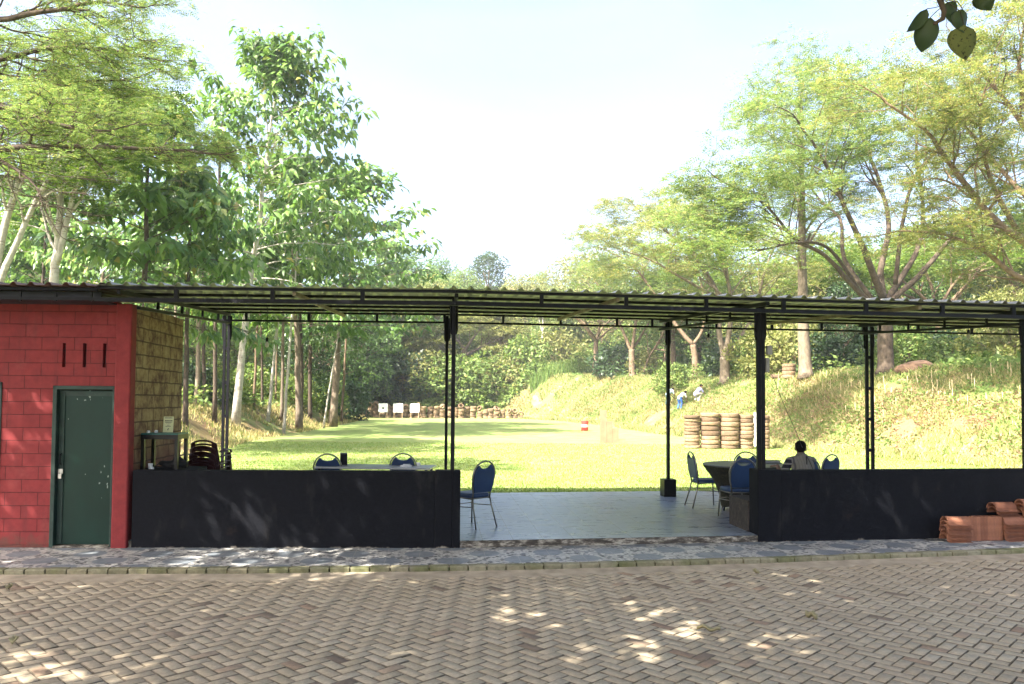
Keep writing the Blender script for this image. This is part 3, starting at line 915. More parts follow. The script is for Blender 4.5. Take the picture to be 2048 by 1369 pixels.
M['blackbox'] = m_plain('black_box', (.02, .02, .022), .5, 0, .3, 10, .1)
p = on_z(672, 912, 1.10); 
bx = empty('speaker_box', on_desk(672, .42), .25, 'small black box on the long desk, next to a blue chair back', 'box')
q = MB(); q.box(-.055, .055, -.11, .11, 0, .19); q.build('cabinet', M['blackbox'], bx, bevel=.008)
q = MB(); q.box(-.045, .045, -.113, -.1105, .02, .17); q.build('front_grille', M['blacksteel'], bx)
M['whiteplastic'] = m_plain('white_plastic', (.75, .76, .76), .35, 0, .08, 4, 0)
def cup(name, loc, lab, r=.032, h=.06):
    q = MB(); q.lathe([(r*.7, 0), (r*.8, .004), (r, h*.9), (r*1.05, h), (r*.95, h), (r*.75, .012), (.002, .010)], 16, cap=False)
    o = q.build(name, M['whiteplastic'], smooth=True, loc=loc)
    return tag(o, lab, 'cup')
cup('cup', on_desk(829, .33), 'small white cup at the right end of the long desk')
q = MB(); q.box(-.09, .09, -.05, .05, 0, .02); q.box(-.05, .06, -.04, .05, .021, .036)
tag(q.build('paper_pad', M['whiteplastic'], loc=on_desk(806, .25), bevel=.003), 'white pads of paper lying on the long desk by a chair', 'paper')

# counter with the small green topped table on it, in the corner of the hut
co_ = empty('corner_counter', W(-4.1, .18, FZ), ROT_N, 'black counter in the corner between the left wall and the gold wall', 'counter')
q = MB(); q.box(0, .72, 0, .62, .82, .875); q.build('counter_top', M['blackwall'], co_, bevel=.008)
q = MB(); q.box(.03, .69, .05, .58, .002, .82); q.build('counter_base', M['blackwall'], co_)
CZ = FZ + .876
M['greentop'] = m_plain('green_laminate', (.02, .13, .115), .35, 0, .15, 5, 0)
st_o = W(-4.09, .30, CZ)
st = empty('small_table', st_o, ROT_L, 'small black table with a green top standing on the corner counter', 'table')
q = MB(); q.box(0, .48, 0, .36, .455, .472); q.build('table_top', M['greentop'], st, bevel=.003)
q = MB()
for a in ((0, .48, 0, .025), (0, .48, .335, .36), (0, .025, .026, .334), (.455, .48, .026, .334)): q.box(a[0], a[1], a[2], a[3], .395, .454)
q.build('apron', M['blackpaint'], st)
for x in (0, .435):
    for y in (0, .315):
        l = MB(); l.box(x + .001, x + .044, y + .001, y + .044, 0, .395); l.build('leg', M['blackpaint'], st)
M['paper'] = m_plain('yellow_paper', (.78, .78, .46), .8, 0, .06, 5, 0)
M['ink'] = m_plain('ink', (.10, .11, .07), .8, 0, .1, 5, 0)
nt = empty('paper_notice', (st.matrix_basis @ Vector((.225, .30, .473))), ROT_L, 'pale yellow printed notice propped on the small green topped table', 'notice')
tl = Matrix.Rotation(math.radians(-7), 4, 'X')
q = MB(); q.box(-.068, .068, 0, .003, 0, .215, tl); q.build('sheet', M['paper'], nt)
q = MB()
rl = random.Random(4)
for z, a, b, h in ((.192, -.052, .050, .010), (.152, -.050, .052, .013), (.135, -.046, .050, .008), (.124, -.030, .034, .005), (.095, -.014, .016, .006), (.079, -.038, .036, .007)):
    x = a
    while x < b:
        w = rl.uniform(.006, .016); q.box(x, min(x + w, b), -.0012, -.0004, z, z + h, tl); x += w + .003
q.box(-.006, .004, -.0012, -.0004, .028, .05, tl); q.box(.004, .012, -.0012, -.0004, .044, .056, tl)
q.build('printed_lines', M['ink'], nt)
def tin(name, loc, lab):
    q = MB(); q.lathe([(.018, 0), (.022, .003), (.022, .026), (.018, .03), (.016, .036), (.0, .037)], 14)
    return tag(q.build(name, M['whiteplastic'], smooth=True, loc=loc), lab, 'jar')
tin('jar', st.matrix_basis @ Vector((.075, .05, .473)), 'white lidded jar at the near left corner of the green table top')
tin('jar', st.matrix_basis @ Vector((.13, .16, .473)), 'white lidded jar further back on the green table top')
tin('jar', W(-3.92, .26, CZ), 'white lidded jar on the counter by the small table leg')
cup('cup', W(-3.97, .33, CZ), 'white cup on the counter under the small table', .03, .075)
M['bag'] = m_plain('black_canvas', (.012, .012, .014), .8, 0, .4, 12, .4)
q = MB()
q.ball((0, 0, .055), (.19, .10, .075), 20, 12)
bg = empty('canvas_bag', W(-3.72, .47, CZ + .018), .1, 'slumped black canvas bag on the counter under the small table', 'bag')
for i, v in enumerate(q.v):
    x, y, z = v; k = 1 + .25 * math.sin(x * 22 + y * 9) * .4; z = max(z * k + .012 * math.sin(x * 31), -.018); q.v[i] = (x, y, z + .0 if x > 0 else z * .75)
q.build('bag_body', M['bag'], bg, smooth=True)
q = MB(); q.tube([(-.16, -.06, .05), (-.2, -.1, .02), (-.1, -.14, .0), (.05, -.12, .0), (.12, -.07, .05)], .007, 6); q.build('strap', M['bag'], bg, smooth=True)

# stack of maroon plastic chairs
M['maroon'] = m_plain('maroon_plastic', (.050, .014, .014), .38, 0, .15, 5, 0)
def make_plastic():
    root = empty('plastic_chair')
    q = MB()
    NX, NZ = 22, 14
    # back shell with three slots, curved around the sitter
    def bp(u, v): 
        a = (u - .5) * 1.9
        w = .235 - .03 * v
        top = .06 * math.cos((u - .5) * PI)
        return Vector((w * math.sin(a) / math.sin(.95), -.20 - .09 * v - .02 + .10 * (1 - math.cos(a)), .43 + v * (.33 + top)))
    for i in range(NX):
        for j in range(NZ):
            if j in (4, 7, 10, 12) and 5 <= i < 17: continue
            if j < 3 and (3 <= i < 7 or 15 <= i < 19): continue
            c = [bp(i / NX, j / NZ), bp((i+1) / NX, j / NZ), bp((i+1) / NX, (j+1) / NZ), bp(i / NX, (j+1) / NZ)]
            q.add(c, [(0,1,2,3)])
    bo = q.build('backrest', M['maroon'], root, smooth=True, fix=False)
    s_ = bo.modifiers.new('thick', 'SOLIDIFY'); s_.thickness = .008
    # weld so the shell is one sheet
    bm = bmesh.new(); bm.from_mesh(bo.data); bmesh.ops.remove_doubles(bm, verts=bm.verts, dist=1e-4); bm.to_mesh(bo.data); bm.free()
    q = MB(); q.box(-.21, .21, -.22, .22, .42, .436); q.build('seat', M['maroon'], root, bevel=.006)
    for sx in (-1, 1):
        q = MB(); q.tube([(sx*.235, -.2, .64), (sx*.255, -.02, .655), (sx*.25, .17, .645), (sx*.245, .21, .60)], .02, 8, flat=.5); q.build('armrest', M['maroon'], root, smooth=True)
        for y in (-1, 1):
            q = MB(); q.beam((sx*.215, y*.2, .60 if y > 0 else .44), (sx*.25, y*.255, 0), .05, .022, (0, 1, 0)); q.build('leg', M['maroon'], root)
    return root
pp0 = at(404, 900, 12.0)
pc = make_plastic()
words = ['lowest', 'second lowest', 'middle', 'second highest', 'topmost']
for k in range(5):
    o = pc if k == 0 else copy_tree(pc)
    o.location = (pp0.x + .004 * k, pp0.y + .26 + .012 * k, FZ + .001 + .088 * k); o.rotation_euler = (0, 0, math.radians(-4 + k * .6))
    tag(o, f'maroon plastic chair, {words[k]} of the stack behind the left wall', 'chair', 'stacked maroon plastic chairs')

# round table under a tight dark cover
t = NT('camouflage_cover')
n = t.noise(14, 3, .6, None, 1.2)
M['cover'] = t.base(t.ramp(n, [(.40, (.008, .009, .006)), (.47, (.030, .028, .014)), (.55, (.012, .014, .008)), (.62, (.045, .040, .022))]), .7, 0, .3)
M['tabletop'] = m_plain('dark_table_top', (.055, .055, .05), .35, 0, .3, 30, 0)
tc = on_z(1492, 929, FZ + .765)
rt = empty('round_table', (tc.x, tc.y, FZ + .001), .3, 'round table in a tight dark camouflage cover, chairs around it', 'table')
q = MB(); q.lathe([(.70, .742), (.715, .750), (.715, .762), (.70, .768)], 48); q.build('table_top', M['tabletop'], rt, smooth=False)
q = MB(); NN_ = 48
prof = [(.712, .741), (.66, .66), (.585, .56), (.52, .45), (.47, .33), (.43, .2), (.41, .06)]
vs = []; fs = []
for r_, z in prof:
    for k in range(NN_):
        a = 2 * PI * k / NN_; w = (1 - z / .75)
        rr = r_ * (1 + .16 * w * (abs(math.cos(2 * a)) - .5)); vs.append((rr * math.cos(a), rr * math.sin(a), z + .11 * w * (1 - abs(math.cos(2 * a)))))
for i in range(len(prof) - 1):
    for k in range(NN_): fs.append((i*NN_+k, i*NN_+(k+1)%NN_, (i+1)*NN_+(k+1)%NN_, (i+1)*NN_+k))
q.add(vs, fs); q.build('table_cover', M['cover'], rt, smooth=True)
for k in range(4):
    a = k * PI / 2; l = MB(); l.tube([(.36*math.cos(a), .36*math.sin(a), .4), (.43*math.cos(a), .43*math.sin(a), 0)], .014, 8); l.build('leg', M['blacksteel'], rt, smooth=True)
tbz = FZ + .770
q = empty('folder_tray', (*on_z(1540, 926, tbz).xy, tbz), .15, 'dark flat tray with papers lying on the round table', 'tray')
b = MB(); b.box(-.17, .17, -.12, .12, 0, .012); b.build('tray_base', M['blackbox'], q, bevel=.003)
b = MB(); b.box(-.15, .13, -.10, .10, .013, .030); b.build('paper_stack', M['desktop'], q)
b = MB(); b.box(-.10, .17, -.11, .05, .031, .044); b.build('cover_board', M['blackbox'], q, bevel=.003)

# ------------------------------------------------------------------ people
M['skin'] = m_plain('brown_skin', (.20, .105, .065), .55, 0, .12, 14, .1)
M['hair'] = m_plain('black_hair', (.004, .0035, .003), .8, 0, .3, 40, .5, bs=160, spec=.1)
t = NT('grey_striped_shirt')
sx = t.new('SeparateXYZ'); t.t.links.new(t.coord(), sx.inputs[0])
wv = t.math('SINE', t.math('MULTIPLY', sx.outputs[0], 150.0))
c = t.mix(t.ramp(wv, [(.55, 0.), (.95, .5)]), (.17, .16, .135), (.09, .085, .075))
c = t.mix(t.ramp(t.math('ABSOLUTE', t.math('SUBTRACT', t.math('ABSOLUTE', sx.outputs[0]), .165)), [(.0, 1.), (.018, 0.)]), c, (.04, .04, .05))
t.bump(t.noise(12, 3), .3, .02)
M['stripeshirt'] = t.base(c, .9, 0, .2)
t = NT('dark_patterned_sleeve')
sx = t.new('SeparateXYZ'); t.t.links.new(t.coord(), sx.inputs[0])
M['sleeve'] = t.base(t.mix(t.ramp(t.math('SINE', t.math('MULTIPLY', sx.outputs[2], 75.0)), [(.4, 0.), (.7, 1.)]), (.02, .02, .028), (.20, .19, .18)), .9, 0, .2)
def cloth(name, c): return m_plain(name, c, .9, 0, .2, 9, .3)
M['darktrouser'] = cloth('dark_trousers', (.03, .03, .04))
M['shoe'] = cloth('dark_shoes', (.02, .018, .016))
M['strap'] = cloth('dark_strap', (.015, .015, .018))
def body_part(name, mat, parent, chains, balls=(), vox=.010, smooth=3):
    """limbs as overlapping tapered chains fused into one skin"""
    mb = MB()
    for pts, rs, *fl in chains:
        mb.tube(pts, rs, 12, flat=fl[0] if fl else 1.0)
        for p, r_ in ((pts[0], rs[0]), (pts[-1], rs[-1])): mb.ball(p, r_ * .98, 10, 8)
    for b_ in balls: mb.ball(b_[0], b_[1], 16, 12, b_[2] if len(b_) > 2 else None)
    o = mb.build(name, mat, parent, smooth=True, fix=False)
    r_ = o.modifiers.new('fuse', 'REMESH'); r_.mode = 'VOXEL'; r_.voxel_size = vox; r_.use_smooth_shade = True
    s_ = o.modifiers.new('relax', 'SMOOTH'); s_.iterations = smooth; s_.factor = .5
    return o
def hand(chains, wrist, dirv, palm_n, side, curl=.6, s=1.0):
    """palm plus five fingers of different lengths, bent at the knuckles; chains is extended"""
    d = Vector(dirv).normalized(); n = Vector(palm_n).normalized(); n = (n - d * n.dot(d)).normalized(); x = d.cross(n) * side
    w = Vector(wrist); c = w + d * .09 * s
    for k in (-1.5, -.5, .5, 1.5):
        chains.append(([w + x * k * .012 * s, c + x * k * .020 * s], [.014 * s, .011 * s]))
    for k, L in ((-1.5, .070), (-.5, .082), (.5, .077), (1.5, .060)):
        p = c + x * k * .021 * s; pts = [p]; dd = d.copy(); a = curl / 3
        for f in (.45, .32, .23):
            dd = (Matrix.Rotation(a, 3, x) @ dd) if side > 0 else (Matrix.Rotation(-a, 3, x) @ dd)
            p = p + dd * L * f * s; pts.append(p)
        chains.append((pts, [.0092 * s, .0086 * s, .008 * s, .007 * s]))
    p = w + d * .03 * s - x * .026 * s; dd = (d * .7 - x * .7 + n * .25).normalized()
    chains.append(([w + d * .015 * s - x * .012 * s, p + dd * .03 * s, p + dd * .03 * s + (dd + d * .5).normalized() * .035 * s], [.014 * s, .011 * s, .008 * s]))
def head_balls(c, R):
    """skull, jaw, nose, ears, brow and chin about the head centre c; face towards local +y"""
    V_ = lambda x, y, z: Vector(c) + R @ Vector((x, y, z))
    T = R.to_4x4()
    return [(V_(0, -.008, .02), (.078, .095, .098), T), (V_(0, .018, -.045), (.060, .070, .075), T), (V_(0, .092, -.012), (.013, .018, .020), T),
            (V_(0, .080, .02), (.009, .016, .024), T), (V_(0, .072, -.098), (.026, .022, .018), T), (V_(-.080, -.006, -.008), (.010, .020, .032), T), (V_(.080, -.006, -.008), (.010, .020, .032), T),
            (V_(0, .078, -.058), (.026, .014, .009), T), (V_(-.030, .074, .030), (.022, .014, .008), T), (V_(.030, .074, .030), (.022, .014, .008), T)]
def eyes(c, R, parent):
    for s_ in (-1, 1):
        q = MB(); q.ball(Vector(c) + R @ Vector((s_ * .032, .080, .008)), .0115, 10, 8); q.build('eye', M['whiteplastic'], parent, smooth=True)
def hair_cap(c, R, parent, mat, vox=.008):
    V_ = lambda x, y, z: Vector(c) + R @ Vector((x, y, z)); T = R.to_4x4()
    return body_part('hair', mat, parent, [], [(V_(0, -.020, .040), (.086, .098, .090), T), (V_(0, -.060, -.012), (.070, .052, .062), T), (V_(-.045, .02, .075), (.04, .06, .035), T), (V_(.04, .03, .078), (.045, .06, .035), T)], vox, 2)

# the man at the round table, seen from behind
hp = on_z(1607, 938, FZ + .93)
mp_ = Vector((at(1604, 900, 12.15).x, 12.15, FZ))
man = empty('person', mp_, math.radians(10), 'man seen from behind, seated at the round table in a grey striped shirt', 'person')
hc = Vector((.035, .10, 1.085)); hR = (Matrix.Rotation(math.radians(-28), 3, 'Z') @ Matrix.Rotation(math.radians(-16), 3, 'X'))
ch = [([(0, .0, .50), (0, .0, .62), (0, .0, .80), (.005, .03, .93)], [.14, .13, .145, .11]), ([(.005, .035, .93), (.025, .07, 1.02)], [.062, .055])]
for s_ in (-1, 1):
    sh_, el, wr = Vector((s_ * .185, .03, .90)), Vector((s_ * .265, .13, .66)), Vector((s_ * .13 - .08, .37, .665 + .135))
    ch += [([sh_, (sh_ + el) / 2, el], [.055, .049, .040]), ([el, (el + wr) / 2, wr], [.042, .038, .027])]
    hand(ch, wr, Vector((-.25 - s_ * .15, 1, -.03)), (0, 0, -1), s_, .5)
    hipj, kn, an = Vector((s_ * .10, .02, .52)), Vector((s_ * .15, .44, .50)), Vector((s_ * .15, .38, .08))
    ch += [([hipj, kn], [.088, .058]), ([kn, (kn + an) / 2 + Vector((0, -.03, .05)), an], [.056, .054, .036])]
bd = body_part('body', M['skin'], man, ch, head_balls(hc, hR), .0065, 3)
eyes(hc, hR, man); hair_cap(hc, hR, man, M['hair'])
sc2 = [([(0, -.005, .50), (0, -.005, .64), (0, -.005, .80), (.004, .02, .925)], [.165, .155, .165, .115]), ([(-.19, .03, .895), (0, .0, .93), (.19, .03, .895)], [.068, .085, .068])]
body_part('shirt', M['stripeshirt'], man, sc2, [((0, -.03, .80), (.195, .115, .16)), ((0, -.02, .62), (.18, .125, .18))], .010, 5)
for s_ in (-1, 1):
    body_part('sleeve', M['sleeve'], man, [([(s_ * .19, .03, .895), (s_ * .235, .085, .77), (s_ * .262, .125, .675)], [.072, .064, .058])], (), .010, 3)
    hipj, kn, an = Vector((s_ * .10, .02, .52)), Vector((s_ * .15, .44, .50)), Vector((s_ * .15, .38, .10))
    body_part('trouser_leg', M['darktrouser'], man, [([hipj, kn], [.10, .072]), ([kn, an], [.07, .06])], (), .012, 3)
    body_part('shoe', M['shoe'], man, [([Vector((s_ * .15, .35, .04)), Vector((s_ * .16, .53, .032))], [.042, .034])], (), .009, 2)
q = MB()
for pts in ([(.03, -.075, .985), (.005, -.13, .90), (-.02, -.152, .80)], [(.035, -.075, .98), (.06, -.12, .90), (.09, -.152, .79)]):
    q.tube(pts, .007, 6, flat=.5)
q.build('bag_strap', M['strap'], man, smooth=True)

# three men digging on the right bank
def worker(px, py, lab, facing, shirt, trouser, pose):
    b = hit(px, py, 30, 75)
    root = empty('person', b, math.radians(facing), lab, 'person', 'men digging on the right bank')
    if pose == 'bend':
        hipz, hipy = .82, -.05; chest = Vector((0, .32, 1.06)); hc = Vector((0, .53, 1.17)); knee = Vector((0, .06, .45)); ank = Vector((0, -.06, .07)); wrist = Vector((0, .62, .62))
    else:
        hipz, hipy = .46, -.12; chest = Vector((0, .22, .80)); hc = Vector((0, .36, 1.0)); knee = Vector((0, .28, .50)); ank = Vector((0, -.02, .07)); wrist = Vector((0, .68, .40))
    hip = Vector((0, hipy, hipz)); hR = Matrix.Rotation(math.radians(-40), 3, 'X')
    ch = [([hip, hip.lerp(chest, .5), chest], [.125, .115, .12]), ([chest, hc - Vector((0, .03, .08))], [.055, .05])]
    sl = []; tl_ = []; shoes = []
    for s_ in (-1, 1):
        o = Vector((s_, 0, 0))
        sh_ = chest + o * .17; wr = wrist + o * .09; el = sh_.lerp(wr, .5) + o * .07 + Vector((0, -.05, -.03))
        ch += [([sh_, el], [.05, .04]), ([el, wr], [.04, .027])]
        hand(ch, wr, wr - el, (0, -1, 0), s_, .9)
        hj, k_, a_ = hip + o * .09, knee + o * .13, ank + o * .13
        ch += [([hj, k_], [.085, .057]), ([k_, a_], [.056, .036]), ([a_ - Vector((0, .03, .03)), a_ + Vector((0, .15, -.035))], [.036, .03])]
        sl += [([sh_, sh_.lerp(el, .75)], [.066, .058])]
        tl_ += [([hj, k_], [.098, .07]), ([k_, a_ + Vector((0, 0, .05))], [.068, .055])]
        shoes += [([a_ - Vector((0, .04, .025)), a_ + Vector((0, .15, -.03))], [.045, .036])]
    body_part('body', M['skin'], root, ch, head_balls(hc, hR), .0075, 2)
    hair_cap(hc, hR, root, M['hair'], .012)
    body_part('shirt', shirt, root, [([hip, hip.lerp(chest, .5), chest], [.15, .14, .145])] + sl, (), .014, 3)
    body_part('trousers', trouser, root, tl_, (), .014, 3)
    body_part('shoes', M['shoe'], root, shoes, (), .012, 2)
    q = MB(); a_, b_ = wrist + Vector((-.06, -.08, .28)), wrist + Vector((.05, .28, -.52 if pose == 'bend' else -.34))
    hoe = empty('hoe', root.matrix_basis @ a_, math.radians(facing), 'long handled hoe held by the ' + lab.split(' with')[0].replace('man in', 'man in'), 'hoe')
    q.tube([(0, 0, 0), b_ - a_], .014, 8); q.build('handle', M['woodbar'], hoe, smooth=True)
    q = MB(); q.beam(b_ - a_, b_ - a_ + Vector((0, -.18, -.05)), .16, .012); q.build('blade', M['blacksteel'], hoe)
    return root
worker(1336, 812, 'man in a pale blue shirt with dark trousers, half hidden by the thin rear post', -55, cloth('pale_blue_shirt', (.45, .60, .68)), cloth('teal_trousers', (.05, .12, .15)), 'bend')
worker(1360, 820, 'man in a white shirt with bright blue trousers, bent over on the right bank', -55, cloth('white_shirt', (.72, .72, .68)), cloth('blue_trousers', (.06, .17, .55)), 'bend')
worker(1394, 803, 'man in a lilac shirt with pale trousers, crouching above the tyre stacks', -60, cloth('lilac_shirt', (.42, .42, .75)), cloth('pale_trousers', (.55, .52, .45)), 'crouch')
bk = hit(1397, 804, 30, 75)
q = MB(); q.lathe([(.11, 0), (.14, .26), (.146, .265), (.135, .26), (.108, .02), (.0, .02)], 18, cap=False)
bo = empty('bucket', bk + Vector((0, -.2, 0)), 0, 'grey bucket on the bank beside the crouching man', 'bucket')
q.build('bucket_body', M['desktop'], bo, smooth=True)
q = MB(); q.tube([(-.14, 0, .25), (-.1, 0, .36), (0, 0, .40), (.1, 0, .36), (.14, 0, .25)], .005, 6); q.build('handle', M['blacksteel'], bo, smooth=True)
# ------------------------------------------------------------------ lamps, boxes and cables of the shelter
M['glassbulb'] = m_plain('frosted_bulb', (.55, .54, .46), .25, 0, .05, 4, 0)
def bulb(px, py, Y, lab):
    p = at(px, py, Y); s_t = 2.6
    d = p - P0; tq = d.dot(NN)
    top = roof_z(tq) - .03 - p.z
    o = empty('light_bulb', p, 0, lab, 'light bulb', 'bulbs hanging under the shelter roof')
    q = MB(); q.tube([(0, 0, .06), (.004, 0, top * .5), (0, 0, top)], .004, 6); q.build('cord', M['blacksteel'], o)
    q = MB(); q.lathe([(.018, 0), (.022, .01), (.022, .055), (.012, .07)], 12); q.build('socket', M['blacksteel'], o, smooth=True)
    q = MB(); q.lathe([(.014, 0), (.020, -.02), (.030, -.05), (.027, -.075), (.012, -.09), (.001, -.092)], 14); q.build('bulb', M['glassbulb'], o, smooth=True)
bulb(534, 684, 12.4, 'bare bulb hanging under the roof in front of the tall pale trunks')
bulb(1417, 676, 12.8, 'bare bulb hanging under the roof between the two middle posts')
bulb(1937, 668, 13.0, 'bare bulb hanging under the roof in front of the far pale house')
M['greybox'] = m_plain('grey_box', (.26, .25, .23), .5, 0, .15, 8, 0)
for px, py, w, h, lab in ((1538, 701, .075, .125, 'grey square junction box high on the thick middle post'), (1534, 731, .05, .2, 'tall narrow grey meter box below the junction box on the middle post')):
    p = at(px, py, 10.70)
    o = empty('junction_box', p, ROT_R, lab, 'junction box')
    q = MB(); q.box(-w/2, w/2, -.03, .03, -h/2, h/2); q.build('box_body', M['greybox'], o, bevel=.006)
    q = MB(); q.box(-w/2+.008, w/2-.008, -.034, -.0305, -h/2+.01, h/2-.01); q.build('box_lid', M['greybox'], o, bevel=.002)
M['cable'] = m_plain('black_cable', (.012, .012, .013), .5, 0, .2, 8, 0)
def cable(name, pts, r, lab):
    # smooth the path
    P_ = [Vector(p) for p in pts]; out = []
    for i in range(len(P_) - 1):
        p0, p1, p2, p3 = P_[max(i-1,0)], P_[i], P_[i+1], P_[min(i+2,len(P_)-1)]
        for k in range(6):
            u = k / 6; out.append(.5 * ((2*p1) + (p2-p0)*u + (2*p0-5*p1+4*p2-p3)*u*u + (-p0+3*p1-3*p2+p3)*u**3))
    out.append(P_[-1]); o0 = out[0].copy()
    q = MB(); q.tube([p - o0 for p in out], r, 6)
    return tag(q.build(name, M['cable'], smooth=True, loc=o0), lab, 'cable')
Yc = 10.72
cable('power_cable', [at(1530, 628, Yc), at(1533, 655, Yc), at(1540, 672, Yc), at(1553, 682, Yc), at(1559, 693, Yc), at(1553, 700, Yc), at(1540, 703, Yc)], .005, 'black cable looping out from the middle post into the junction box')
cable('power_cable', [at(1536, 745, Yc), at(1545, 752, 10.8), at(1556, 780, 11.1), at(1570, 815, 11.4), at(1586, 850, 11.7), at(1600, 884, 11.95), at(1606, 905, 12.35), at(1595, 925, 12.6)], .0045, 'thin cable sloping down from the meter box to the seated man')
cable('power_cable', [at(1534, 590, Yc), at(1540, 606, Yc), at(1531, 618, Yc), at(1542, 632, Yc), at(1532, 648, Yc), at(1537, 665, Yc)], .004, 'tangled thin wire at the head of the middle post')
wc = [on_z(px, py, .067) for px, py in ((1790, 1073), (1830, 1077), (1880, 1081), (1940, 1081), (2000, 1080), (2070, 1078), (2160, 1074))]
cable('power_cable', wc, .006, 'black cable lying along the tiled walkway by the clay tiles')

# ------------------------------------------------------------------ clay roof tiles against the right wall
t = NT('terracotta')
oi = t.new('ObjectInfo').outputs['Random']
n = t.noise(12, 4, .6)
c = t.ramp(oi, [(0, (.19, .078, .046)), (.5, (.29, .125, .072)), (1, (.24, .105, .065))])
c = t.mix(.5, c, t.ramp(n, [(.3, .65), (.7, 1.3)]), 'MULTIPLY')
t.bump(t.noise(60, 3), .2, .004)
M['terra'] = t.base(c, .8, 0, .25)
def barrel(L=.33):
    """one S-tile: an arch with a flange, extruded along x"""
    prof = []
    for k in range(13):
        a = PI - PI * k / 12; prof.append((-.02 + .095 * math.cos(a), .095 * math.sin(a)))
    prof += [(.105, -.015), (.15, -.02)]
    q = MB(); n_ = len(prof); vs = []
    for x in (0, L):
        tp = 1.0 if x == 0 else .95
        for y, z in prof: vs.append((x, -y * tp, z * tp))
        for y, z in prof:
            d = Vector((y + .02, z + .02)).normalized() * .016; vs.append((x, -(y * tp - d.x), z * tp - d.y))
    fs = []; m_ = 2 * n_
    for i in range(n_ - 1):
        fs += [(i, i+1, m_+i+1, m_+i), (n_+i, m_+n_+i, m_+n_+i+1, n_+i+1), (i, n_+i, n_+i+1, i+1), (m_+i, m_+i+1, m_+n_+i+1, m_+n_+i)]
    fs += [(0, m_, m_+n_, n_), (n_-1, 2*n_-1, m_+2*n_-1, m_+n_-1)]
    q.add(vs, fs)
    return q
tile_src = barrel().build('roof_tile', M['terra'], smooth=False, bevel=.003)
first = [True]
ordw = ['bottom', 'second', 'third', 'fourth', 'fifth', 'sixth']
def tile(loc, rot, lab, group):
    o = tile_src if first[0] else tile_src.copy()
    if not first[0]: COL.objects.link(o)
    first[0] = False
    o.location = loc; o.rotation_euler = rot
    return tag(o, lab, 'roof tile', group)
TZ = .061
def wall_s(px, t_):          # where along the facade a pixel column falls, t_ in front of the wall
    r = ray(px, 1060); r = r / r.y
    lo, hi = 4.0, 11.0
    for _ in range(40):
        m = (lo + hi) / 2; w_ = W(m, t_)
        if w_.x < r.x * w_.y: lo = m
        else: hi = m
    return lo
def stackup(px0, n_, rz, what, z0=TZ, tt=-.21):
    p = W(wall_s(px0, tt), tt); loc = random.Random(px0)
    for k in range(n_):
        w = 'top' if k == n_ - 1 else ordw[k]
        tile((p.x + loc.uniform(-.012, .012), p.y + loc.uniform(-.012, .012), z0 + .021 + k * .057), (loc.uniform(-.02, .02), 0, ROT_R + rz + loc.uniform(-.03, .03)), f'{w} clay roof tile of the {what}', 'clay roof tiles stacked by the right wall')
stackup(1889, 5, -.05, 'leftmost stack by the right wall')
stackup(2002, 5, .02, 'stack at the right edge by the wall')
stackup(1986, 2, .03, 'pair lying on the upright tiles', z0=TZ + .345, tt=-.13)
stackup(2049, 5, .0, 'stack cut off by the right edge')
stackup(2041, 3, .0, 'small pile on top at the right edge', z0=TZ + .335, tt=-.19)
for k in range(9):
    p = W(wall_s(1936 + k * 7.2, -.16), -.16)
    tile((p.x, p.y, TZ + .003), (math.radians(6), -PI / 2, ROT_R + PI / 2), f'upright clay tile between two stacks, {["first","second","third","fourth","fifth","sixth","seventh","eighth","last"][k]} from the left', 'clay roof tiles stood on end')

# ------------------------------------------------------------------ things on the paving
M['deadleaf'] = m_leaf('dry_leaf', [(0, (.28, .25, .13)), (1, (.40, .36, .22))], .15, .8, .2)
def fallen(px, py, kind, lab):
    p = on_z(px, py, .004); q = MB(); lr = random.Random(px)
    L, Wd = (.20, .05) if kind == 'long' else (.11, .06)
    vs = []; fs = []; n_ = 8
    for i in range(n_ + 1):
        u = i / n_; w = Wd * math.sin(PI * min(.97, max(.03, u))) ** .7
        z = .02 + .025 * math.sin(u * 5 + px) ** 2
        for sd in (-1, 0, 1): vs.append((L * (u - .5), sd * w / 2 + .008 * math.sin(u * 6), z + (.03 if sd else 0.) * (1.2 if kind == 'curl' else .5) - .012 * (sd == 0)))
    for i in range(n_):
        for k in range(2): fs.append((3*i+k, 3*i+3+k, 3*i+4+k, 3*i+1+k))
    q.add(vs, fs)
    q.tube([(-L*.5, 0, .012), (-L*.62, .01, .006)], .003, 5)
    o = q.build('dry_leaf', M['deadleaf'], smooth=True, loc=p, fix=False); o.rotation_euler = (0, 0, lr.uniform(-.6, .6) - (.2 if kind == 'long' else 1.2))
    s_ = o.modifiers.new('t', 'SOLIDIFY'); s_.thickness = .0015
    tag(o, lab, 'leaf', 'dry leaves on the brick paving')
fallen(1417, 1265, 'long', 'long pale curled dry leaf in a sun patch on the paving')
fallen(1623, 1240, 'curl', 'small upright curled pale leaf on the shaded paving')
fallen(1512, 1149, 'flat', 'flat yellowish leaf lying on the paving near the kerb')
fallen(17, 1180, 'flat', 'small yellow leaf on the paving at the far left below the kerb')
fallen(27, 1288, 'flat', 'small yellow leaf on the paving near the left edge')

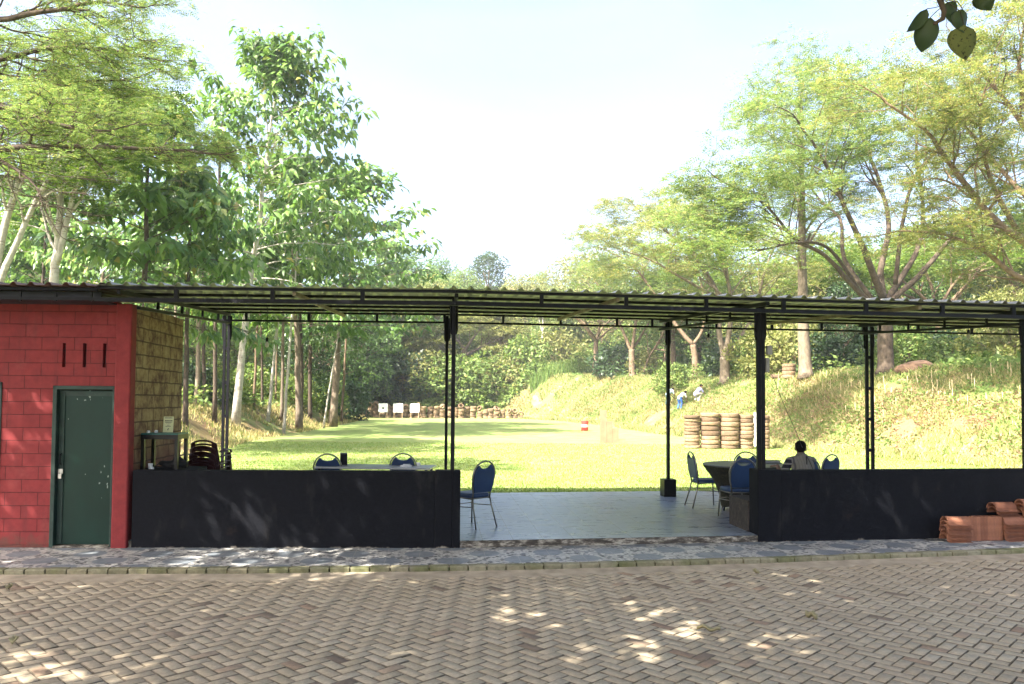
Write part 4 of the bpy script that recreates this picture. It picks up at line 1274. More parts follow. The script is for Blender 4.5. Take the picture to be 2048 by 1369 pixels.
# ------------------------------------------------------------------ on the range
M['targetboard'] = m_plain('white_target_paper', (.72, .74, .78), .8, 0, .05, 3, 0)
M['palewood'] = m_plain('pale_wood', (.42, .30, .18), .8, 0, .3, 6, .2)
for px, w, lab, mark in ((767, .92, 'white target board with a small black mark, leftmost in front of the tyre wall', 1), (797, .98, 'white target board between the other two', 0), (830, .92, 'white target board where the sunlit tyres begin', 0)):
    p = hit(px, 838, 60, 90); p = Vector((px / 1, 0, 0)) if False else p
    Yt = 78.5; X = (px - 1024) / F_PX * Yt; z0 = gz(X, Yt)
    o = empty('target_stand', (X, Yt, z0), 0, lab, 'target', 'shooting targets')
    b = MB(); b.box(-w/2, w/2, -.02, .02, .62, 1.50); b.build('board', M['targetboard'], o)
    for s_ in (-1, 1):
        b = MB(); b.box(s_*w*.42-.03, s_*w*.42+.03, .021, .06, 0, 1.2); b.build('leg', M['palewood'], o)
    b = MB(); b.box(-.35, -.25, -.15, .25, 0, .05); b.box(.25, .35, -.15, .25, 0, .05); b.build('foot', M['palewood'], o)
    if mark:
        b = MB(); b.lathe([(.10, 0), (.10, .004)], 16); o2 = b.build('mark', M['blackbox'], o); o2.rotation_euler = (PI/2, 0, 0); o2.location = (0, -.022, 1.02)
# drum
M['red'] = m_plain('red_drum_paint', (.50, .055, .04), .5, 0, .25, 6, .1)
M['white'] = m_plain('white_drum_paint', (.72, .70, .66), .5, 0, .1, 6, .1)
dp = hit(1169.5, 862, 30, 70)
do = empty('steel_drum', dp, 0, 'red drum with a white band standing on the lawn', 'drum')
k = dp.y * 14.5 / F_PX / 2; H = dp.y * 20 / F_PX
b = MB(); b.mi = 0
b.lathe([(k*.96, 0), (k, .01), (k, H*.32), (k*1.04, H*.34), (k, H*.36)], 24); b.lathe([(k, H*.63), (k*1.04, H*.65), (k, H*.67), (k, H*.985), (k*.96, H), (k*.9, H*.985)], 24)
b.build('drum_body', M['red'], do)
b = MB(); b.lathe([(k*.995, H*.355), (k*.995, H*.635)], 24); b.build('white_band', M['white'], do)
# stepped plywood barricade
M['ply'] = m_plain('pinkish_plywood', (.27, .15, .09), .8, 0, .2, 3, .1)
bp_ = hit(1224, 887, 20, 60); sc_ = bp_.y / F_PX
bo = empty('plywood_barricade', bp_, .05, 'stepped pinkish plywood barricade standing on the lawn', 'barricade')
for i, (x0, x1, h) in enumerate(((1200, 1213, 66), (1213.3, 1225, 44), (1225.3, 1237, 30), (1237.3, 1251, 9))):
    b = MB(); b.box((x0-1224)*sc_, (x1-1224)*sc_, -.02 - .002*i, .02 + .03*(i == 0), 0, h*sc_); b.build('panel', M['ply'], bo)
b = MB(); b.box(-24*sc_, 24*sc_, .05, .09, .1, .16); b.box(-20*sc_, -18*sc_, .09, .6, 0, .06); b.box(18*sc_, 20*sc_, .09, .6, 0, .06); b.build('brace', M['palewood'], bo)
# white pole beside the tyre stacks
wp = hit(1511, 893, 20, 60)
b = MB(); b.tube([(0, 0, 0), (0, 0, 1.42)], .065, 14); b.tube([(0, 0, 1.42), (0, 0, 1.44)], .075, 14); tag(b.build('white_pole', M['white'], loc=wp, smooth=False), 'short white pole standing among the tyre stacks', 'pole')
# tyres
t = NT('muddy_tyre')
oi = t.new('ObjectInfo').outputs['Random']; n = t.noise(5, 4, .65); n2 = t.noise(30, 4, .7)
c = t.ramp(oi, [(0, (.12, .08, .05)), (.35, (.22, .15, .09)), (.7, (.29, .205, .12)), (1, (.16, .11, .07))])
c = t.mix(t.ramp(n, [(.45, 0.), (.68, .7)]), c, (.085, .06, .042))
c = t.mix(.5, c, t.ramp(n2, [(.3, .6), (.7, 1.35)]), 'MULTIPLY')
t.bump(n2, .6, .02)
M['tyre'] = t.base(c, .95, 0, .15)
def tyre_mesh():
    q = MB()
    R, w = .5, .28
    prof = [(.30, -.10), (.33, -.125), (.42, -.14), (.475, -.13), (.497, -.095), (.5, -.04), (.5, .04), (.497, .095), (.475, .13), (.42, .14), (.33, .125), (.30, .10), (.31, .0)]
    n_ = 28; vs = []; fs = []
    for r_, z in prof:
        for k in range(n_):
            a = 2*PI*k/n_; rr = r_ + (.006 * (k % 2) if r_ > .49 else 0); vs.append((rr*math.cos(a), rr*math.sin(a), z))
    m_ = len(prof)
    for i in range(m_):
        for k in range(n_): fs.append((i*n_+k, i*n_+(k+1)%n_, ((i+1)%m_)*n_+(k+1)%n_, ((i+1)%m_)*n_+k))
    q.add(vs, fs)
    return q
ty_src = tyre_mesh().build('tyre', M['tyre'], smooth=True)
used_t = [False]
def tyre(loc, dia, h, rot, lab, group):
    o = ty_src if not used_t[0] else ty_src.copy()
    if used_t[0]: COL.objects.link(o)
    used_t[0] = True
    o.location = loc; o.scale = (dia, dia, h / .28); o.rotation_euler = rot
    return tag(o, lab, 'tyre', group)
lr = random.Random(3)
nth = ['lowest', 'second', 'third', 'fourth', 'fifth', 'sixth', 'seventh', 'eighth', 'ninth', 'tenth', 'eleventh']
Yt = 31.2; kk = Yt / F_PX
cols = [(1384, 31, 10, 823+4, 'leftmost'), (1420, 38, 8, 822, 'second'), (1458, 38, 8, 822, 'third'), (1492, 30, 9, 825, 'fourth'), (1527, 24, 9, 826, 'half hidden fifth')]
for px, wpx, n_, ytop, nm in cols:
    X = (px - 1024) * kk; z0 = gz(X, Yt); Ht = (893 - ytop) * kk; hh = [lr.uniform(.85, 1.15) for _ in range(n_)]; sm_ = sum(hh); z = z0
    for i in range(n_):
        h = Ht * hh[i] / sm_
        w = 'top' if i == n_ - 1 else nth[i]
        tyre((X + lr.uniform(-.02, .02), Yt + lr.uniform(-.04, .04), z + h / 2), wpx * kk * lr.uniform(.97, 1.04), h * .98, (lr.gauss(0, .012), lr.gauss(0, .012), lr.uniform(0, 6)), f'{w} muddy tyre of the {nm} column in the near tyre stack', 'muddy tyres of the near stack')
        z += h
# little stack on top of the bank and a loose tyre beside it
for i in range(4):
    b_ = hit(1578, 758, 25, 60)
    tyre((b_.x, b_.y, b_.z + .12 + i * .2), .72, .2, (0, 0, i), f'{["lowest","second","third","top"][i]} old tyre of the short stack on the bank top', 'old tyres on the bank top')
b_ = hit(1554, 757, 25, 60); tyre((b_.x, b_.y, b_.z + .1), .7, .2, (.05, 0, 0), 'dark tyre lying flat on the bank top left of the short stack', 'old tyres on the bank top')
# the long tyre wall behind the targets
Yw = 81.0; kw = Yw / F_PX
px = 728; pile = 0
while px < 1062:
    pile += 1
    top = np.interp(px, [728, 830, 910, 1000, 1030, 1062], [5, 5, 5, 4, 2.6, 1])
    n_ = max(1, int(round(top + lr.uniform(-.4, .3)))); X = (px - 1024) * kw; z = gz(X, Yw) - .05; yy = Yw + lr.uniform(-.25, .25)
    for i in range(n_):
        up = i == n_ - 1 and lr.random() < .45 and n_ > 1
        h = lr.uniform(.22, .30)
        lab = f'{"leaning" if up else "flat"} tyre, {"on top" if i == n_-1 else nth[i] + " up" if i else "lowest"} in pile {pile} from the left, far tyre wall'
        tyre((X + lr.uniform(-.06, .06), yy + lr.uniform(-.1, .1), z + (h / 2 if not up else .30)), lr.uniform(.60, .70), h, ((lr.uniform(.7, 1.2) if up else lr.gauss(0, .1)), lr.gauss(0, .1), lr.uniform(0, 6)), lab, 'tyres of the far tyre wall')
        z += h * .97
    px += lr.uniform(10.5, 13.5)
# bamboo stakes on the right bank
M['stake'] = m_plain('split_bamboo', (.55, .43, .25), .8, 0, .2, 3, .1)
stakes = [(1555,788,745),(1563,793,776),(1581,790,768),(1589,783,764),(1602,778,764),(1640,760,741),(1618,793,776),(1625,776,763),(1636,795,776),(1644,786,760),(1653,759,743),(1660,780,760),(1665,794,784),(1631,812,795),(1649,811,793),(1676,760,740),(1682,785,765),(1691,794,783),(1697,781,764),(1703,776,760),(1693,828,811),(1711,827,805),(1721,784,763),(1725,771,764),(1695,757,744),(1748,814,792),(1755,778,771),(1765,837,820),(1772,792,753),(1783,795,775),(1791,813,797),(1795,791,781),(1795,799,787),(1815,766,752),(1825,797,777),(1833,765,742),(1835,770,757),(1866,790,767),(1873,783,760),(1875,798,783),(1864,770,742),(1901,780,760),(1905,800,762),(1900,782,766),(1938,772,750),(1944,770,747),(1950,780,757),(1983,757,728),(1987,757,738),(2015,751,725),(2022,754,736),(1973,806,788),(1935,812,794),(2040,790,772),(2005,800,785)]
side = lambda x: 'left of the double post' if x < 1730 else 'right of the double post'
sk = None
for i, (px, yb, yt) in enumerate(stakes):
    b_ = hit(px, yb, 19, 70); h = (yb - yt) * b_.y / F_PX
    q = MB(); n_ = 2
    lean = lr.gauss(0, .05)
    q.tube([(0, 0, -.1), (lean * .5, 0, h * .5), (lean * h, .02, h)], [.014, .013, .011], 6)
    o = q.build('bamboo_stake', M['stake'], loc=b_)
    size = 'short' if h < .42 else ('tall' if h > .75 else 'middling')
    tag(o, f'{size} bamboo stake, number {1 + sum(1 for j_, s_ in enumerate(stakes) if side(s_[0]) == side(px) and (s_[0], j_) < (px, i))} from the left of those {side(px)}', 'stake', 'bamboo stakes planted on the right bank')
# brown earth mound and the pale house far right
mh = hit(1848, 738, 25, 90)
q = MB(); 
q.ball((0, 0, 0), (.85, .7, .42), 24, 12)
q.v = [(x * (1 + .1 * math.sin(5 * y)), y, z * (1 + .15 * math.sin(3 * x))) for x, y, z in q.v]
M['mound'] = m_plain('brown_mound', (.085, .05, .03), .95, 0, .4, 3, .6, bs=20)
tag(q.build('earth_mound', M['mound'], smooth=True, loc=mh + Vector((0, .6, -.05))), 'bare brown mound of earth on the bank among green plants', 'mound')
hx = at(1962, 728, 58); hz = hx.z - 1.1
ho = empty('pale_house', (hx.x, 58, hz), -.5, 'pale green walled house with a low brown roof beyond the right bank', 'house')
M['mint'] = m_plain('mint_wall', (.42, .56, .50), .8, 0, .1, 2, .1)
M['houseroof'] = m_plain('brown_roof', (.30, .17, .12), .8, 0, .3, 5, .3)
q = MB(); q.prism([(-2.2, 0), (2.2, 0), (2.2, 2.0), (0, 2.75), (-2.2, 2.0)], 0, 5); q.build('wall', M['mint'], ho)
q = MB()
q.prism([(-2.7, 1.88), (-2.7, 1.98), (0, 2.92), (0, 2.80)], -.4, 5.4); q.prism([(.003, 2.80), (.003, 2.92), (2.7, 1.98), (2.7, 1.88)], -.4, 5.4); q.build('roof', M['houseroof'], ho)
for x in (-1.2, .5):
    q = MB(); q.box(x, x + .8, -.03, .0 - .004, .8, 1.7); w_ = q.build('window', M['blackbox'], ho)
q = MB(); q.box(-2.23, -2.204, 1.5, 2.4, 0, 1.8); q.build('door', M['palewood'], ho)
# ------------------------------------------------------------------ foliage and trees
def rhombi(B, D, N, L, Wd):
    """leaves: base points, directions, normals, lengths, widths -> quads"""
    D = D / np.linalg.norm(D, axis=1, keepdims=True)
    S_ = np.cross(D, N); S_ /= np.linalg.norm(S_, axis=1, keepdims=True) + 1e-9
    L = L[:, None]; Wd = Wd[:, None]
    V = np.stack([B, B + D * L * .45 + S_ * Wd / 2, B + D * L, B + D * L * .45 - S_ * Wd / 2], 1)
    return V
def quads_mesh(name, V, mat, parent=None):
    n = len(V); Fc = np.arange(n * 4).reshape(n, 4)
    return np_mesh(name, V.reshape(-1, 3), Fc, mat, 4, parent)
def fine_foliage(tips, rg, nf=8, fl=.55, nl=5, ll=.20, lw=.075, spread=.35, flat=.35):
    T = np.array([tuple(p) for p, d in tips]); T = np.repeat(T, nf, 0); m = len(T)
    T = T + rg.normal(0, spread, (m, 3)) * np.array([1, 1, flat])
    az = rg.uniform(0, 2*PI, m); D = np.stack([np.cos(az), np.sin(az), rg.normal(-.12, .28, m)], 1)
    D /= np.linalg.norm(D, axis=1, keepdims=True)
    Pn = np.stack([-np.sin(az), np.cos(az), rg.normal(0, .35, m)], 1)
    fl_ = fl * rg.uniform(.7, 1.25, m)
    out = []
    for j in range(nl):
        for s in (-1, 1):
            b = T + D * (fl_ * (j + .6) / nl)[:, None]
            d = D * .45 + Pn * s + rg.normal(0, .12, (m, 3))
            nn = np.cross(D, Pn) + rg.normal(0, .25, (m, 3))
            k = (1 - .35 * abs(j / nl - .45))
            out.append(rhombi(b, d, nn, ll * k * rg.uniform(.8, 1.2, m), lw * k * rg.uniform(.8, 1.2, m)))
    return np.concatenate(out)
def broad_leaves(nodes, rg, n=7, L=.5, Wd=.24, droop=.55, spread=.18):
    """big drooping leaves folded along the midrib: 5 vertices, 4 triangles"""
    T = np.array([tuple(p) for p, d in nodes]); B = np.array([tuple(d) for p, d in nodes])
    T = np.repeat(T, n, 0); B = np.repeat(B, n, 0); m = len(T)
    az = rg.uniform(0, 2*PI, m)
    D = np.stack([np.cos(az), np.sin(az), rg.normal(-droop * 1.3, .35, m)], 1) + B * .5
    D /= np.linalg.norm(D, axis=1, keepdims=True)
    T = T + rg.normal(0, spread, (m, 3)) * np.array([1, 1, .7]) + D * .10
    up = np.array([-.42, -.45, .6]) + rg.normal(0, .32, (m, 3))   # blades turn their faces to the light
    S_ = np.cross(D, up); S_ /= np.linalg.norm(S_, axis=1, keepdims=True); Nn = np.cross(S_, D)
    L_ = (L * rg.uniform(.45, 1.3, m))[:, None]; W_ = (Wd * rg.uniform(.75, 1.2, m))[:, None]
    dz = np.array([0, 0, -1.])
    mid = T + D * L_ * .45 + Nn * L_ * .04
    l = mid + S_ * W_ / 2 - Nn * W_ * .16; r = mid - S_ * W_ / 2 - Nn * W_ * .16
    tip = T + D * L_ * .9 + dz * L_ * droop * .6
    V = np.stack([T, l, mid, r, tip], 1)
    f = np.array([(0,2,1),(0,3,2),(1,2,4),(2,3,4)])
    return V.reshape(-1, 3), (f[None] + (np.arange(m) * 5)[:, None, None]).reshape(-1, 3)
def rot_off(d, ang, az):
    a = d.cross(Vector((0, 0, 1)))
    if a.length < .05: a = d.cross(Vector((0, 1, 0)))
    a.normalize(); a = Matrix.Rotation(az, 3, d) @ a
    return (Matrix.Rotation(ang, 3, a) @ d).normalized()
def grow(mb, p, d, L, r, lvl, maxl, rg, tips, ang=(.6, .6, .6, .6), kids=(3, 3, 3, 3), lr_=.68, trop=.05, wig=.14, flat=.0, rr=.6, minr=.006):
    n = 5 if lvl < maxl else 4
    pts = [p]; rs = [r]; ds = [d]
    for i in range(n):
        d = (d + Vector(rg.normal(0, wig, 3)) + Vector((0, 0, trop))).normalized()
        if flat and lvl >= maxl - 1: d = Vector((d.x, d.y, d.z * (1 - flat))).normalized()
        p = p + d * (L / n); pts.append(p); ds.append(d); rs.append(max(minr, r * (1 - .45 * (i + 1) / n)))
    mb.tube(pts, rs, max(3, 8 - 2 * lvl), cap=False)
    if lvl >= maxl:
        tips.append((pts[-1], ds[-1])); tips.append((pts[-3], ds[-3])); return
    k = kids[min(lvl, len(kids) - 1)]; az = rg.uniform(0, 6.28)
    for j in range(k):
        i = n if j == 0 else int(rg.integers(2, n + 1))
        a = ang[min(lvl, len(ang) - 1)] * rg.uniform(.55, 1.3)
        az += 2.4 + rg.normal(0, .4)
        grow(mb, pts[i], rot_off(ds[i], a, az), L * lr_ * rg.uniform(.75, 1.2), max(minr, rs[i] * rr * (1.15 if j == 0 else .9)), lvl + 1, maxl, rg, tips, ang, kids, lr_, trop, wig, flat, rr, minr)
# leaf and bark materials
M['leaf_big'] = m_leaf('broad_leaf', [(0, (.05, .12, .022)), (.35, (.095, .19, .035)), (.75, (.15, .25, .055)), (.97, (.20, .29, .08)), (1, (.34, .29, .07))], .38, .38, .45)
M['leaf_mid'] = m_leaf('forest_leaf', [(0, (.04, .09, .02)), (.5, (.08, .155, .035)), (1, (.14, .22, .06))], .38, .5, .4)
M['leaf_fine'] = m_leaf('feathery_leaf', [(0, (.10, .165, .055)), (.5, (.165, .235, .085)), (.85, (.22, .28, .105)), (1, (.33, .29, .12))], .52, .6, .3)
M['leaf_gold'] = m_leaf('golden_feathery_leaf', [(0, (.12, .17, .06)), (.45, (.20, .24, .09)), (.85, (.29, .285, .115)), (1, (.40, .30, .13))], .52, .6, .3)
M['leaf_green'] = m_leaf('fresh_feathery_leaf', [(0, (.07, .13, .024)), (.5, (.11, .18, .035)), (1, (.19, .24, .05))], .45, .6, .3)
M['leaf_dark'] = m_leaf('dark_leaf', [(0, (.018, .045, .014)), (.6, (.035, .075, .022)), (1, (.06, .11, .035))], .3, .45, .5)
M['leaf_bush'] = m_leaf('bush_leaf', [(0, (.08, .14, .03)), (.5, (.145, .22, .05)), (.85, (.21, .28, .075)), (1, (.31, .29, .10))], .4, .55, .35)
M['leaf_olive'] = m_leaf('olive_leaf', [(0, (.11, .14, .035)), (.5, (.20, .22, .07)), (1, (.31, .29, .11))], .4, .6, .3)
def bark(name, lo, hi, ring=0.0):
    t = NT(name); n = t.noise(7, 5, .7, t.coord('Object', (1, 1, .6))); c = t.ramp(n, [(.35, lo), (.68, hi)])
    if ring:
        n2 = t.noise(5, 3, .6, t.coord('Object', (.6, .6, 5.0))); c = t.mix(t.ramp(n2, [(.58, 0.), (.68, ring)]), c, (.10, .075, .05))
    t.bump(t.noise(22, 4, .7, t.coord('Object', (1, 1, .5))), .6, .02)
    return t.base(c, .9, 0, .2)
M['bark_pale'] = bark('pale_bark', (.30, .27, .22), (.52, .48, .41), .75)
M['bark_brown'] = bark('brown_bark', (.10, .070, .045), (.24, .17, .11))
M['bark_dark'] = bark('dark_bark', (.045, .034, .026), (.12, .09, .065))
M['bark_tan'] = bark('tan_bark', (.13, .10, .07), (.25, .20, .145), .3)

def limb_tree(name, base, limbs, label, cat='tree', group=None, barkm='bark_brown', leafm='leaf_fine', seed=1, spawn=(3, 2), L0=2.4, foliage='fine', fkw=None, trunk_at=.0, from_=.35, gk=None, keep=None):
    """limbs: list of (points, radii). side branches grow off every limb; leaves sit on their ends"""
    rg = np.random.default_rng(seed)
    root = empty(name, base, 0, label, cat, group)
    T = Vector(base)
    mb = MB(); tips = []
    g_ = dict(ang=(.75, .7, .65, .6), kids=(3, 3, 3), lr_=.66, trop=.04, wig=.13, flat=.45); g_.update(gk or {})
    for li, (pts, rs) in enumerate(limbs):
        P_ = [Vector(p) - T for p in pts]
        # smooth
        out = []; ro = []
        for i in range(len(P_) - 1):
            p0, p1, p2, p3 = P_[max(i-1,0)], P_[i], P_[i+1], P_[min(i+2,len(P_)-1)]
            for k in range(4):
                u = k / 4; out.append(.5 * ((2*p1) + (p2-p0)*u + (2*p0-5*p1+4*p2-p3)*u*u + (-p0+3*p1-3*p2+p3)*u**3) + Vector(rg.normal(0, .012, 3)) * (1 if (i or k) else 0))
                ro.append(rs[i] * (1 - u) + rs[i+1] * u)
        out.append(P_[-1]); ro.append(rs[-1])
        if li == 0: ro[0] *= 1.35; ro[1] *= 1.08
        mb.tube(out, ro, 10 if ro[0] > .08 else 7, cap=True)
        if li < trunk_at: continue
        ns = max(2, int(spawn[0] * (len(P_) - 1)))
        for k in range(ns):
            f = from_ + (1 - from_) * (k + rg.random() * .8) / ns; i = min(len(out) - 2, int(f * (len(out) - 1)))
            d = (out[i+1] - out[i]).normalized()
            dd = rot_off(d, rg.uniform(.5, 1.15), rg.uniform(0, 6.28))
            dd = (dd + Vector((0, 0, .15))).normalized()
            grow(mb, out[i], dd, L0 * (1.05 - .45 * f) * rg.uniform(.7, 1.2), max(.012, ro[i] * .45), 0, spawn[1], rg, tips, **g_)
        d = (out[-1] - out[-2]).normalized()
        grow(mb, out[-1], d, L0 * .6, ro[-1], 0, spawn[1], rg, tips, **g_)
    mb.build('trunk', M[barkm], root, smooth=True, fix=False)
    if keep is not None: tips = [q for q in tips if keep(q[0] + T)]
    kw = fkw or {}
    if foliage == 'fine': quads_mesh('crown', fine_foliage(tips, rg, **kw), M[leafm], root)
    else:
        V, Fc = broad_leaves(tips, rg, **kw); np_mesh('crown', V, Fc, M[leafm], 3, root)
    return root

# prototypes, copied about
def broad_proto(name, H, seed, rmax, from_=.33, leaf=.5, nb=46, leafm='leaf_big', barkm='bark_pale', r0=.19, lean=(0, 0), nl=7, topw=.55):
    rg = np.random.default_rng(seed); root = empty(name); mb = MB(); nodes = []
    tr = []; rs = []
    for i in range(15):
        u = i / 14; tr.append(Vector((lean[0] * u ** 1.2 + rg.normal(0, .03) * u * 2, lean[1] * u + rg.normal(0, .03) * u * 2, H * .97 * u))); rs.append(r0 * (1.25 if i == 0 else 1) * (1 - .86 * u) + .012)
    mb.tube(tr, rs, 10)
    for k in range(nb):
        u = from_ + (1 - from_) * (k + .5) / nb
        i = min(13, int(u * 14)); fr = u * 14 - i; p = tr[i].lerp(tr[i+1], fr); r = rs[i]
        v = (u - from_) / (1 - from_)
        R = rmax * (math.sin(PI * min(1, .25 + .75 * v)) ** .7 * (1 - topw * v) + .12) * rg.uniform(.7, 1.2)
        az = k * 2.4 + rg.normal(0, .3); el = .15 + .8 * v + rg.normal(0, .1)
        d = Vector((math.cos(az) * math.cos(el), math.sin(az) * math.cos(el), math.sin(el)))
        pts = [p]; n = 6
        for j in range(n):
            d = (d + Vector((0, 0, -.05)) + Vector(rg.normal(0, .07, 3))).normalized(); pts.append(pts[-1] + d * R / n)
        mb.tube(pts, [max(.010, r * .32 * (1 - .8 * q / n)) for q in range(n + 1)], 5, cap=False)
        for j in range(3, n + 1):
            nodes.append((pts[j], d))
            if j >= 3:
                for q in range(2):
                    a2 = rg.choice([-1, 1]) * rg.uniform(.6, 1.1); dd = Matrix.Rotation(a2, 3, 'Z') @ d; e = pts[j] + dd * R * rg.uniform(.12, .34)
                    mb.tube([pts[j], pts[j].lerp(e, .5) + Vector((0, 0, .03)), e], [.012, .010, .007], 3, cap=False)
                    nodes.append((e, dd)); 
    mb.build('trunk', M[barkm], root, smooth=True, fix=False)
    V, Fc = broad_leaves(nodes, rg, n=nl, L=leaf, Wd=leaf * .46)
    np_mesh('crown', V, Fc, M[leafm], 3, root)
    return root
def bushy_proto(name, H, R, seed, leafm, n=5200, leaf=.26, trunkh=.25, barkm='bark_brown', clumps=26):
    """a full crown of leaf clumps round branching limbs"""
    rg = np.random.default_rng(seed); root = empty(name); mb = MB(); tips = []
    mb.tube([(0,0,-.2), (.03,0,H*trunkh*.6), (0,.04,H*trunkh)], [H*.022, H*.016, H*.014], 8)
    C = []
    for k in range(clumps):
        v = (k + .5) / clumps; az = k * 2.4 + rg.normal(0, .3)
        z = H * (trunkh * .7 + (1 - trunkh * .7) * v); rr = R * math.sin(PI * (.22 + .74 * v)) ** .75 * math.sqrt(rg.uniform(.25, 1.0))
        c = Vector((math.cos(az) * rr, math.sin(az) * rr, z)); C.append(c)
        b = Vector((0, 0, H * (trunkh * .8 + .4 * v * (1 - trunkh))))
        mb.tube([b, b.lerp(c, .5) + Vector((0, 0, -.05 * H * .3)), c], [H*.008, H*.006, .010], 5, cap=False)
    mb.build('trunk', M[barkm], root, smooth=True, fix=False)
    C = np.array([tuple(c) for c in C]); ci = rg.integers(0, len(C), n)
    u = rg.normal(0, 1, (n, 3)); u /= np.linalg.norm(u, axis=1, keepdims=True)
    rad = R * rg.uniform(.24, .42, len(C))[ci] * rg.uniform(.55, 1.0, n) ** .5
    B = C[ci] + u * rad[:, None] * np.array([1.15, 1.15, .8])
    N = u * .7 + np.array([-.3, -.3, .6]) + rg.normal(0, .45, (n, 3))
    D = rg.normal(0, 1, (n, 3)) + u * .6 + np.array([0, 0, -.35])
    V = rhombi(B, D, N, leaf * rg.uniform(.7, 1.3, n), leaf * .5 * rg.uniform(.7, 1.2, n))
    quads_mesh('crown', V, M[leafm], root)
    return root
used = set()
def place(proto, loc, scale, rz, label, group=None, cat='tree', name=None, sz=None):
    o = proto if proto.name not in used else copy_tree(proto)
    used.add(proto.name)
    o.location = loc; o.scale = (scale, scale, sz or scale); o.rotation_euler = (0, 0, rz)
    return tag(o, label, cat, group)
def gpos(px, Y, dz=-.05):
    X = (px - 1024) / F_PX * Y; return Vector((X, Y, gz(X, Y) + dz))

# ---- the tall pale-trunked tree left of centre, and the big-leaved trees round it
b0 = hit(471, 852)
big = broad_proto('broadleaf_tree', 19.2, 21, 4.7, .34, .52, 68, r0=.20, lean=(1.8, .3), nl=8, topw=.12)
place(big, b0, 1.0, 0, 'tallest big leaved tree with a pale ringed trunk, left of the thin rear post bulb')
PB = [broad_proto('broadleaf_tree', 12.0, 31, 3.1, .40, .50, 40, barkm='bark_dark', r0=.13, nl=7, topw=.4), broad_proto('broadleaf_tree', 16.0, 32, 4.0, .38, .48, 46, barkm='bark_tan', r0=.16, lean=(.8, 0), nl=7, topw=.4)]
GL = 'big leaved trees of the left forest'
for k, Y, px, h, rz, w_, lab in ((0, 28, 285, 11.4, .5, 1.05, 'big leaved tree right behind the red hut roof, leaves down to the roof'),
        (0, 30.5, 372, 10.4, 2.0, .95, 'big leaved tree with a dark trunk right of the one behind the hut'),
        (1, 37, 190, 13.0, 1.0, .9, 'big leaved tree behind the leaning pale trunks'),
        (1, 47, 600, 16.6, 4.0, 1.2, 'big leaved tree behind the tall pale trunked tree, to its right'),
        (1, 53, 668, 18.0, .3, 1.3, 'big leaved tree whose crown makes the right shoulder of the left forest'),
        (1, 88, 778, 18.5, 2.2, 1.2, 'farthest big leaved tree of the left forest, stepping down to the sky'),
        (1, 60, 430, 15.0, 5.0, 1.1, 'big leaved tree deep in the left forest behind the thin rear post'),
        (0, 90, 735, 13.0, 1.2, 1.2, 'leafy tree rising behind the dark thicket left of the targets'),
        (1, 50, 40, 15.0, 2.5, 1.1, 'big leaved tree far left above the brown hut roof'),
        (0, 40, 80, 11.0, 2.9, 1.2, 'low dark leafy tree above the brown hut roof')):
    pr = PB[k]; H0 = 12.0 if k == 0 else 16.0
    place(pr, gpos(px, Y), h / H0 * w_, rz, lab, GL, sz=h / H0)
# ---- slender trunks of the left forest, each with its own high crown
slender = [((393, 824), (396, 720), (398, 560), 38, .20, 'bark_tan', 'slender tan trunk just right of the gold wall'),
 ((409, 824), (408, 720), (406, 590), 39, .17, 'bark_dark', 'slender dark trunk beside the tan one by the gold wall'),
 ((509, 806), (512, 700), (522, 540), 46, .13, 'bark_brown', 'leaning brown trunk left of the hanging bulb'),
 ((526, 808), (523, 700), (517, 560), 49, .13, 'bark_dark', 'dark upright trunk behind the hanging bulb'),
 ((537, 814), (548, 720), (566, 540), 44, .15, 'bark_pale', 'pale slender trunk leaning right, right of the bulb'),
 ((552, 806), (553, 700), (556, 560), 52, .12, 'bark_brown', 'thin brown trunk between two pale slender trunks'),
 ((569, 836), (576, 740), (590, 560), 42, .13, 'bark_pale', 'pale slender trunk rooted on the face of the left bank'),
 ((564, 800), (566, 700), (565, 560), 47, .17, 'bark_tan', 'tan trunk behind the pale one on the left bank'),
 ((603, 806), (603, 730), (598, 560), 51, .24, 'bark_dark', 'dark trunk wrapped in creepers in the left forest'),
 ((622, 806), (620, 730), (624, 560), 54, .24, 'bark_dark', 'second dark creeper covered trunk, the thicker pair right half'),
 ((648, 834), (661, 765), (672, 700), 50, .10, 'bark_pale', 'thin crooked pale trunk leaning over the left bank'),
 ((661, 808), (672, 720), (688, 560), 55, .20, 'bark_tan', 'tan trunk leaning right behind the thin crooked one'),
 ((684, 810), (690, 720), (700, 560), 60, .16, 'bark_brown', 'brown trunk nearest the dark thicket'),
 ((345, 800), (350, 700), (352, 540), 58, .2, 'bark_tan', 'tan trunk seen past the upper edge of the gold wall'),
 ((431, 700), (432, 500), (440, 330), 36, .15, 'bark_dark', 'straight dark trunk left of the tall pale trunk above the roof')]
for i, (a, m, b, Y, r, bk, lab) in enumerate(slender):
    base = gpos(a[0], Y); pm = at(m[0], m[1], Y); pb = at(b[0], b[1], Y); ext = pb + (pb - pm) * .45
    limb_tree('slender_tree', base, [([base, pm, pb, ext], [r * .62, r * .54, r * .42, r * .2])], lab, 'tree', 'slender trunks of the left forest', bk, 'leaf_mid', 100 + i, (2, 1), 2.2, 'broad', dict(n=4, L=.46, Wd=.22), 0, .62, dict(kids=(3, 2), trop=.02))
